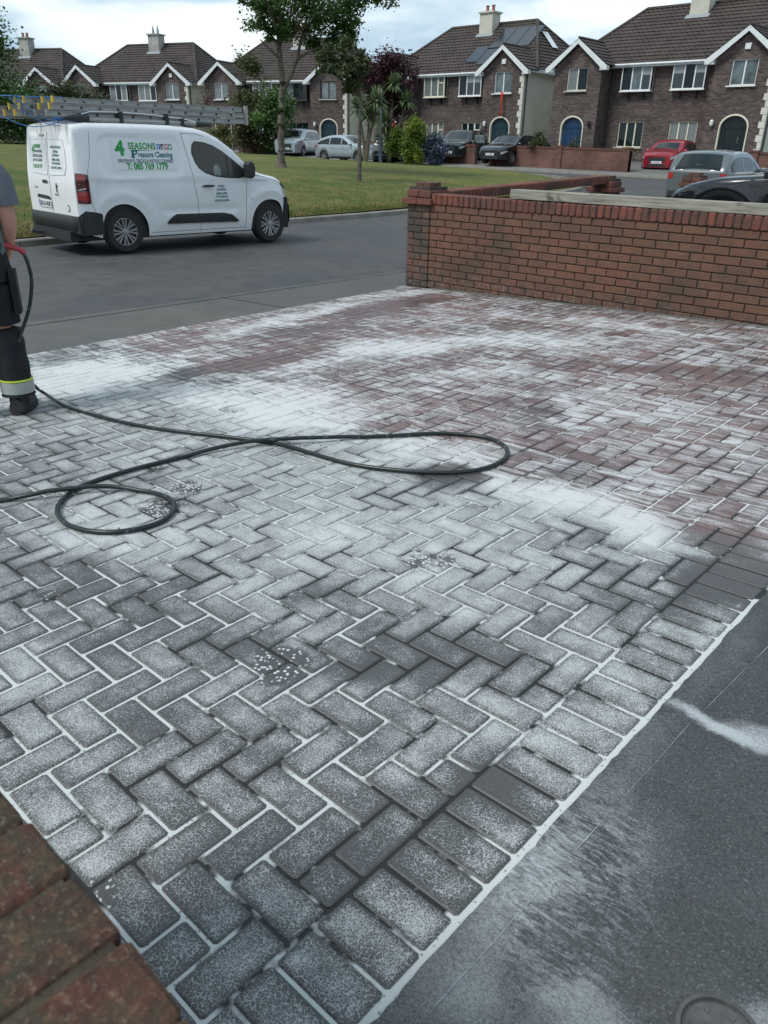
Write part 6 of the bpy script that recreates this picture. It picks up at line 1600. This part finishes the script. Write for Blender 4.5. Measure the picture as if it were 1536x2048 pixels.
hy = shrub('blue flowered hydrangea bush between the lime shrub and the dark SUV', 856, 47.3, .48, 1.3, 1.35, 'leaf_blue', 5000, .12, 'shrub', 'shrub', 9, trunk=False, tone=.45)
shrub('small green bush behind the brick wall left of the teal car', 1060, 46.5, 1.2, 1.1, .85, 'leaf_bush', 3500, .09, 'shrub', 'shrub', 10, trunk=False, tone=.8)
shrub('small green bush at the foot of the navy door', 1133, 45.5, 1.15, .75, .75, 'leaf_bush', 900, .08, 'shrub', 'shrub', 11, trunk=False, tone=.8)
shrub('low grass like plant under the ground floor window left of the red car', 1240, 44.0, 1.1, .8, .45, 'leaf_lime', 500, .08, 'plant', 'plant', 12, trunk=False)
shrub('dark conifer at the left edge with a drooping branch', -32, 60, 1.0, 4.2, 8.2, 'leaf_dark', 9000, .2, 'tree', 'tree', 13, zc=1.5, dens=14, tone=.3)
shrub('wide dull green bush behind the van rear doors', 70, 62, 1.1, 4.6, 2.9, 'leaf_bush', 11000, .17, 'shrub', 'shrub', 14, dens=14, tone=.35)
shrub('dull green bush in front of the farthest house', 140, 61, 1.1, 4.2, 3.1, 'leaf_bush', 10000, .16, 'shrub', 'shrub', 15, dens=14, tone=.55)
shrub('lower green bush above the ladders in front of the pale windows', 190, 60, 1.1, 3.0, 2.7, 'leaf_bush', 5500, .15, 'shrub', 'shrub', 16, dens=10, tone=.6)
shrub('dark hedge just above the grass at the left edge', 25, 58, 1.1, 5.2, 2.8, 'leaf_dark', 10000, .16, 'hedge', 'hedge', 17, trunk=False, dens=12, tone=.2)
shrub('bare reddish bush showing over the ladders before the cream wall', 405, 58, 1.4, 1.5, 2.9, 'leaf_maroon', 420, .10, 'shrub', 'shrub', 18, zc=1.6, tone=.8)

# cabbage palms
def palm(label, px, D, z0, heads, seed):
    p = at_px(px, D=D, z=z0); t = thing('palm_tree', label, 'palm tree', p, 0, 'cabbage palms in front of the cream wall'); r = random.Random(seed); tb = MB(); lm = MB()
    for (hx, hz, s_) in heads:
        tb.tube([(0, 0, -.2), Pq(hx*.3, hz*.35), Pq(hx*.75, hz*.7), Pq(hx, hz)], [.12, .09, .07, .06], 8)
        c = Vector(Pq(hx, hz))
        for i in range(150):
            a = r.uniform(0, 2*math.pi); el = r.uniform(-.5, 1.3); L = s_*r.uniform(.7, 1.1)
            d = Vector((math.cos(a)*math.cos(el), math.sin(a)*math.cos(el), math.sin(el))); sd_ = Vector((-math.sin(a), math.cos(a), 0))*.05
            m1 = c+d*L*.55+Vector((0, 0, -.03)); m2 = c+d*L+Vector((0, 0, -.30*L*(1-abs(math.sin(el)))-.04))
            lm.add([c-sd_*.6, c+sd_*.6, m1+sd_, m2, m1-sd_], [(0, 1, 2, 4), (4, 2, 3)], 0, r.uniform(.05, 1))
    tb.build('trunk', MT['palm_trunk'], t, True); leaf_build(lm, 'crown', 'leaf_palm', t); return t
palm('cabbage palm with two heads left of the grey lamp post', 716, 46.5, .6, [(-.35, 2.55, 1.0), (.55, 2.9, .95), (.2, 2.2, .7)], 1)
palm('cabbage palm behind the maroon tree with a leaning trunk', 762, 49.0, .6, [(.9, 3.0, .9), (.2, 3.9, .8), (-.3, 2.0, .9)], 2)
shrub('dark green strap leaved bush under the cabbage palms', 757, 49.8, .6, 1.3, 2.0, 'leaf_palm', 900, .2, 'shrub', 'shrub', 21, trunk=False, tone=.1)

# grey lamp post
lp = thing('lamp_post', 'slim grey lamp post standing between the cabbage palms', 'lamp post', at_px(746, D=47.5, z=.5))
MB().tube([(0, 0, -.2), (0, 0, 1.2)], .09, 12).build('base', MT['steel_post'], lp, True); MB().tube([(0, 0, 1.2), (0, 0, 3.5)], [.065, .045], 12).build('post', MT['steel_post'], lp, True)
MB().tube([(0, 0, 3.5), (0, 0, 3.7)], [.09, .05], 8).build('lantern', MT['steel_post'], lp, True)

# small bright things far off at the left edge
for i, (px, w_, lab, m_) in enumerate(((44, .5, 'tiny red and white figure of a garden ornament far off beyond the grass', 'red_cloth'), (52, .6, 'pale post with a red top far off beside the tiny ornament', 'terracotta'))):
    t = thing('garden_ornament', lab, 'ornament', at_px(px, D=62, z=1.3))
    MB().lathe([(.16, -.2), (.2, .2), (.12, .5), (.05, .55)], (0, 0, 0), 'z', 10).build('body', MT['sign_white'], t, True)
    MB().lathe([(.12, .55), (.10, .75), (0, .95)], (0, 0, 0), 'z', 10).build('top', MT[m_], t, True)

# loose grass tufts along the kerb and the edges of the green: blades one could not count
gr = MB(); r = random.Random(9)
def blade(mb, x, y, z, h):
    a = r.uniform(0, 6.28); lx, ly = math.cos(a)*h*.4, math.sin(a)*h*.4; w_ = .012+h*.06
    mb.add([(x-w_*ly/h, y+w_*lx/h, z), (x+w_*ly/h, y-w_*lx/h, z), (x+lx, y+ly, z+h)], [(0, 1, 2)], 0, r.uniform(.05, 1))
for i in range(42000):
    y = r.uniform(-2, 24) if i % 3 else r.uniform(2, 16); x = xk(min(y, 22.5))-.17-abs(r.gauss(0, 1.0))*(3.2 if i % 2 else .35)
    blade(gr, x, y, zgreen(x, y)-.01, r.uniform(.03, .09))
go = leaf_build(gr, 'grass_blades', 'leaf_dark', None); g = NG('grass_blade'); col = g.n('ShaderNodeAttribute', attribute_name='leafcol').outputs['Fac']
px_ = g.n('ShaderNodeSeparateXYZ', {0: g.pos()})
g.set('Base Color', g.mix(g.maprange(g.noise(g.pos(), 1.6, 5), .45, .65), g.mix(col, (0.05, 0.085, 0.012), (0.13, 0.16, 0.03)), (0.22, 0.18, 0.07))); g.set('Roughness', .9)
go.data.materials[0] = g.m; tagit(go, 'short mown grass blades covering the green beside the kerb', 'grass', kind='stuff')

# ------------------------------------------------------------------ the hose
HP = [(-4.39, 0.36), (-3.98, 0.33), (-3.64, 0.35), (-3.33, 0.4), (-3.05, 0.48), (-2.78, 0.59), (-2.55, 0.68), (-2.4, 0.73), (-2.18, 0.74), (-1.91, 0.76), (-1.69, 0.84), (-1.52, 0.94), (-1.41, 1.06), (-1.37, 1.2), (-1.4, 1.35), (-1.51, 1.47), (-1.67, 1.5), (-1.87, 1.4), (-2.03, 1.22), (-2.19, 1.04), (-2.35, 0.82), (-2.48, 0.66), (-2.59, 0.45), (-2.64, 0.21), (-2.67, -0.02), (-2.66, -0.23), (-2.59, -0.36), (-2.48, -0.45), (-2.33, -0.49), (-2.2, -0.47), (-2.1, -0.41), (-2.04, -0.31), (-2.04, -0.2), (-2.12, -0.1), (-2.24, -0.06), (-2.38, -0.09), (-2.52, -0.18), (-2.63, -0.34), (-2.71, -0.47), (-2.78, -0.57), (-2.86, -0.75), (-2.95, -1.1), (-3.0, -1.6), (-3.0, -2.6)]
RH = .0105
air = [(-4.085, 0.215, 0.80), (-4.05, 0.245, 0.80), (-4.035, 0.262, 0.765), (-4.022, 0.272, 0.69), (-4.02, 0.27, 0.60), (-4.032, 0.235, 0.46), (-4.06, 0.17, 0.31), (-4.075, 0.14, 0.21), (-4.10, 0.16, 0.08), (-4.18, 0.26, -0.05), (-4.30, 0.34, -0.118)]
def smooth(pts_, sub):
    out = []
    for i in range(len(pts_)-1):
        p0, p1, p2, p3 = [Vector(pts_[max(0, min(len(pts_)-1, j))]) for j in (i-1, i, i+1, i+2)]
        for k in range(sub):
            t = k/sub; out.append(.5*((2*p1)+(p2-p0)*t+(2*p0-5*p1+4*p2-p3)*t*t+(3*p1-p0-3*p2+p3)*t**3))
    out.append(Vector(pts_[-1])); return out
gp_ = [(x, y, zd(x, y)+RH+.002) for x, y in HP]
path = smooth(air[1:]+gp_[1:], 7)
# where the hose crosses itself the later turn lies on top
def lift(path):
    out = []
    for i, p in enumerate(path):
        dz = 0
        for j in range(0, i-25, 1):
            if abs(path[j].x-p.x) < .04 and abs(path[j].y-p.y) < .04 and path[j].z < .2: dz = .021
        out.append(dz)
    sm = [max(out[max(0, i-6):i+7])*1.0 for i in range(len(out))]
    sm = [sum(sm[max(0, i-4):i+5])/len(sm[max(0, i-4):i+5]) for i in range(len(sm))]
    return [p+Vector((0, 0, d)) for p, d in zip(path, sm)]
path = lift(path)
hs = MB(); hs.tube(path, RH, 10); ho = hs.build('hose', MT['hose'], None, True, 70)
tagit(ho, 'dark green pressure hose snaking in two loops over the foamy paving', 'hose')
lance = thing('pressure_lance', 'red gripped pressure washer lance held at the waist of the worker', 'pressure washer lance', (0, 0, 0))
MB().tube(smooth([(-4.20, .02, .83), (-4.14, .11, .825), (-4.085, .20, .805), (-4.045, .25, .785), (-4.037, .262, .765)], 5), .0165, 12).build('hose_sleeve', MT['red_hose'], lance, True)
MB().tube([(-4.20, .02, .83), (-4.27, .02, .86), (-4.36, .04, .82)], .017, 10).build('trigger_grip', MT['black_plastic'], lance, True)
MB().tube([(-4.36, .04, .82), (-4.85, .15, .52), (-5.2, .22, .26)], .008, 8).build('lance_pipe', MT['chrome'], lance, True)
MB().tube([(-5.2, .22, .26), (-5.25, .23, .22)], .013, 8).build('nozzle', MT['black_plastic'], lance, True)

# ------------------------------------------------------------------ the worker
# local frame: origin on the ground between the feet, F forward (away from the viewer), Rt to his right
PB = Vector((-4.185, 0.02, zd(-4.185, 0.02)))
FA = R(152); Fv = Vector((math.cos(FA), math.sin(FA), 0)); Rv = Vector((math.sin(FA), -math.cos(FA), 0))
def L3(r_, f_, u_): return Rv*r_+Fv*f_+Vector((0, 0, u_))
pr = thing('person', 'person in grey t-shirt, dark work trousers and boots seen from behind, holding the lance', 'person', PB)
def skinmesh(name, mat, verts, edges, radii, parent, sub=2, root=0):
    me = bpy.data.meshes.new(name); me.from_pydata([tuple(v) for v in verts], edges, []); me.materials.append(mat)
    o = bpy.data.objects.new(name, me); link(o, parent)
    m = o.modifiers.new('skin', 'SKIN'); m.use_smooth_shade = True
    if not me.skin_vertices:
        pass
    for i, rr_ in enumerate(radii):
        sv_ = me.skin_vertices[0].data[i] if me.skin_vertices else None
        if sv_: sv_.radius = rr_ if isinstance(rr_, tuple) else (rr_, rr_); sv_.use_root = (i == root)
    s_ = o.modifiers.new('sub', 'SUBSURF'); s_.levels = sub; s_.render_levels = sub
    return o
def loft(name, mat, rings, parent, caps=True, n=18):
    """rings: (center, right-radius, forward-radius)"""
    mb = MB(); rows = []
    for (c, a, b) in rings: rows.append([tuple(Vector(c)+Rv*a*math.cos(2*math.pi*k/n)+Fv*b*math.sin(2*math.pi*k/n)) for k in range(n+1)])
    mb.grid(rows)
    if caps:
        for rw in (rows[0], rows[-1]): mb.add(rw[:-1], [tuple(range(n))])
    return mb.build(name, mat, parent, True, 70)
def olimb(mb, pts_, radii, n=14): mb.tube(pts_, radii, n)
# body: one skinned figure
V = [L3(0, 0, .93), L3(0, 0, 1.08), L3(0, .01, 1.25), L3(0, .02, 1.40), L3(0, .03, 1.50), L3(0, .06, 1.60), L3(0, .05, 1.70),
     L3(.19, .01, 1.385), L3(.24, -.02, 1.10), L3(.18, .12, .90), L3(.13, .19, .86), L3(-.19, .01, 1.385), L3(-.25, -.02, 1.10), L3(-.18, .14, .92), L3(-.12, .22, .88),
     L3(.10, 0, .88), L3(.11, .01, .50), L3(.12, -.02, .10), L3(-.10, 0, .88), L3(-.11, .03, .50), L3(-.11, -.0, .10)]
E_ = [(0, 1), (1, 2), (2, 3), (3, 4), (4, 5), (5, 6), (3, 7), (7, 8), (8, 9), (9, 10), (3, 11), (11, 12), (12, 13), (13, 14), (0, 15), (15, 16), (16, 17), (0, 18), (18, 19), (19, 20)]
RAD = [.11, .11, .12, .10, .055, .08, .075, .055, .046, .033, .028, .055, .046, .033, .028, .06, .045, .04, .06, .045, .04]
body = skinmesh('body', MT['skin'], V, E_, [(r_, r_) for r_ in RAD], pr)
if not body.data.skin_vertices:
    bpy.context.view_layer.objects.active = body
# shirt
sh = MB(); n = 20
rings = [((0, 0, .86), .195, .135), ((0, 0, .95), .192, .132), ((0, 0, 1.08), .188, .128), ((0, .01, 1.2), .20, .135), ((0, .01, 1.32), .212, .135), ((0, .015, 1.40), .20, .118), ((0, .02, 1.455), .13, .09), ((0, .02, 1.48), .07, .07)]
rows = []
for (c, a, b) in rings:
    cc = L3(*c); rows.append([tuple(cc+Rv*a*(1+.03*math.sin(3*k+c[2]*20))*math.cos(2*math.pi*k/n)+Fv*b*(1+.04*math.sin(5*k+c[2]*14))*math.sin(2*math.pi*k/n)) for k in range(n)]); rows[-1].append(rows[-1][0])
sh.grid(rows)
for sg_ in (1, -1): sh.tube([L3(sg_*.10, .015, 1.39), L3(sg_*.175, .01, 1.375), L3(sg_*.225, 0, 1.30), L3(sg_*.24, -.01, 1.175)], [.065, .070, .066, .066], 14)
sh.build('t_shirt', MT['grey_shirt'], pr, True, 80)
# trousers
tr = MB()
rows = []
for (u, a, b) in ((.98, .185, .13), (.92, .195, .145), (.84, .205, .15), (.78, .20, .145)):
    rows.append([tuple(L3(0, 0, u)+Rv*a*math.cos(2*math.pi*k/20)+Fv*b*math.sin(2*math.pi*k/20)) for k in range(21)])
tr.grid(rows)
for sg_ in (1, -1):
    pts_ = [L3(sg_*.10, 0, .84), L3(sg_*.108, .005, .66), L3(sg_*.112, .015, .50), L3(sg_*.118, .0, .34), L3(sg_*.12, -.015, .20), L3(sg_*.122, -.02, .115)]
    tr.tube(smooth([pts_[0]+Vector((0, 0, .06))]+pts_, 4), [interp(i/24, [(0, .085), (.17, .105), (.33, .096), (.5, .086), (.67, .088), (.83, .090), (1, .094)])*(1+.035*math.sin(i*1.9)) for i in range(25)], 18)
tro = tr.build('trousers', MT['navy_trousers'], pr, True, 80)
for sg_ in (1, -1):
    MB().tube([L3(sg_*.122, -.02, .215), L3(sg_*.122, -.02, .208)], [.096, .096], 18).build('lime_piping', MT['hi_vis'], tro, True)
    MB().tube([L3(sg_*.122, -.02, .205), L3(sg_*.122, -.02, .135)], [.094, .096], 18).build('reflective_band', MT['reflective'], tro, True)
MB().box(L3(.205, -.02, .72), (.12, .035, .24), FA).build('holster_pocket', MT['navy_trousers'], tro)
MB().tube([L3(0, 0, .965), L3(0, 0, .985)], .01, 8)
rows = [[tuple(L3(0, 0, u)+Rv*.192*math.cos(2*math.pi*k/20)+Fv*.138*math.sin(2*math.pi*k/20)) for k in range(21)] for u in (.945, .985)]
bt_ = MB(); bt_.grid(rows); bt_.build('belt', MT['black_plastic'], tro, True)
# boots
for sg_, ff in ((1, 0.0), (-1, .03)):
    bo = MB(); c0 = L3(sg_*.122, -.02+ff, 0)
    bo.tube([c0+Vector((0, 0, .16)), c0+Vector((0, 0, .08)), c0+Vector((0, 0, .045))], [.062, .06, .055], 14)
    rows = []
    dirv = (Fv*1.0+Rv*sg_*.25).normalized(); sdv = Vector((dirv.y, -dirv.x, 0))
    for t in [i/8 for i in range(9)]:
        w_ = .052*(1-.25*(t-.45)**2*4)*(1 if t < .9 else .8); h_ = .085-.035*t if t < .85 else .045
        c = c0-dirv*.085+dirv*.285*t
        rows.append([tuple(c+sdv*w_*math.cos(a)+Vector((0, 0, .028+h_*max(0, math.sin(a))))) for a in [math.pi*k/8 for k in range(9)]])
    bo.grid(rows); bo.add(rows[0], [tuple(range(9))]); bo.add(rows[-1], [tuple(range(9))])
    b__ = bo.build('boot', MT['boot'], pr, True, 70)
    so = MB(); o1 = []
    for k in range(20):
        a = 2*math.pi*k/20; o1.append(c0+dirv*(.058+.150*math.cos(a))+sdv*.058*math.copysign(abs(math.sin(a))**.7, math.sin(a)))
    so.add([tuple(q+Vector((0, 0, .002))) for q in o1]+[tuple(q+Vector((0, 0, .032))) for q in o1], [tuple(range(20)), tuple(range(39, 19, -1))]+[(i, (i+1) % 20, (i+1) % 20+20, i+20) for i in range(20)])
    so.build('sole', MT['rubber'], b__)
# head with face and hair (turned away from the viewer), hands with fingers
hd = MB(); hc = L3(0, .055, 1.655)
hd.lathe([(0.0, -.115), (.04, -.108), (.062, -.07), (.074, -.02), (.078, .03), (.07, .075), (.045, .11), (0, .122)], hc, 'z', 20)
for sg_ in (1, -1): hd.box(hc+Rv*sg_*.078+Vector((0, 0, -.0)), (.03, .015, .055), FA)
hd.prism([(0, 0), (.02, -.035), (.0, -.045)], -.012, .012, 'y')
ho_ = MB(); ho_.v = [tuple(v) for v in hd.v[:-6]]; ho_.f = [f for f in hd.f if max(f) < len(hd.v)-6]; ho_.mi = [0]*len(ho_.f); ho_.at = [0]*len(ho_.f)
nt = hc+Fv*.078
ho_.add([nt+Vector((0, 0, .02)), nt+Rv*.013+Vector((0, 0, -.02)), nt-Rv*.013+Vector((0, 0, -.02)), nt+Fv*.025+Vector((0, 0, -.018))], [(0, 1, 3), (0, 3, 2), (1, 2, 3), (0, 2, 1)])
hdo = ho_.build('head', MT['skin'], pr, True, 80)
for sg_ in (1, -1): MB().lathe([(0, -.008), (.008, 0), (0, .008)], hc+Fv*.070+Rv*sg_*.03+Vector((0, 0, .015)), 'z', 8).build('eye', MT['black_ink'], hdo, True)
MB().box(hc+Fv*.070+Vector((0, 0, -.055)), (.004, .04, .008), FA).build('mouth', MT['red_lamp'], hdo)
hr = MB(); hr.lathe([(.079, -.03), (.083, .01), (.082, .05), (.072, .085), (.045, .118), (0, .132)], hc-Fv*.006, 'z', 20); hr.build('hair', MT['hair'], hdo, True, 80)
for sg_, base in ((1, L3(.13, .19, .86)), (-1, L3(-.12, .22, .88))):
    hb = MB(); dr_ = (L3(-sg_*.7, .7, -.15)).normalized()
    hb.tube([base-dr_*.02, base+dr_*.03, base+dr_*.075], [.028, .036, .032], 10)
    for k, ln in enumerate((.062, .072, .068, .052)):
        st_ = base+dr_*.07+Vector((0, 0, .027-.018*k)); hb.tube([st_-dr_*.02, st_+dr_*ln*.5, st_+dr_*ln*.75-Fv*.02*1, st_+dr_*ln*.7-Fv*.045], [.0095, .009, .0085, .007], 8)
    th_ = base+dr_*.02+Vector((0, 0, .03)); hb.tube([th_, th_+dr_*.03+Vector((0, 0, .018))-Fv*.01, th_+dr_*.06+Vector((0, 0, .012))-Fv*.02], [.013, .011, .009], 8)
    hb.build('hand', MT['skin'], body, True, 80)

# leaf and bits of dirt lying on the paving
bit = MB()
for i in range(70):
    x, y = r.uniform(-5, -.3), r.uniform(-1, 4.8); s_ = r.uniform(.004, .011); a = r.uniform(0, 6.28)
    bit.add([(x+s_*math.cos(a+k*1.57)*(1 if k % 2 else .5), y+s_*math.sin(a+k*1.57)*(1 if k % 2 else .5), zd(x, y)+.004+.003*(k % 2)) for k in range(4)], [(0, 1, 2, 3)])
bo_ = bit.build('dirt_specks', MT['twig']); tagit(bo_, 'scattered specks of dirt and leaf bits on the wet paving', 'dirt', kind='stuff')
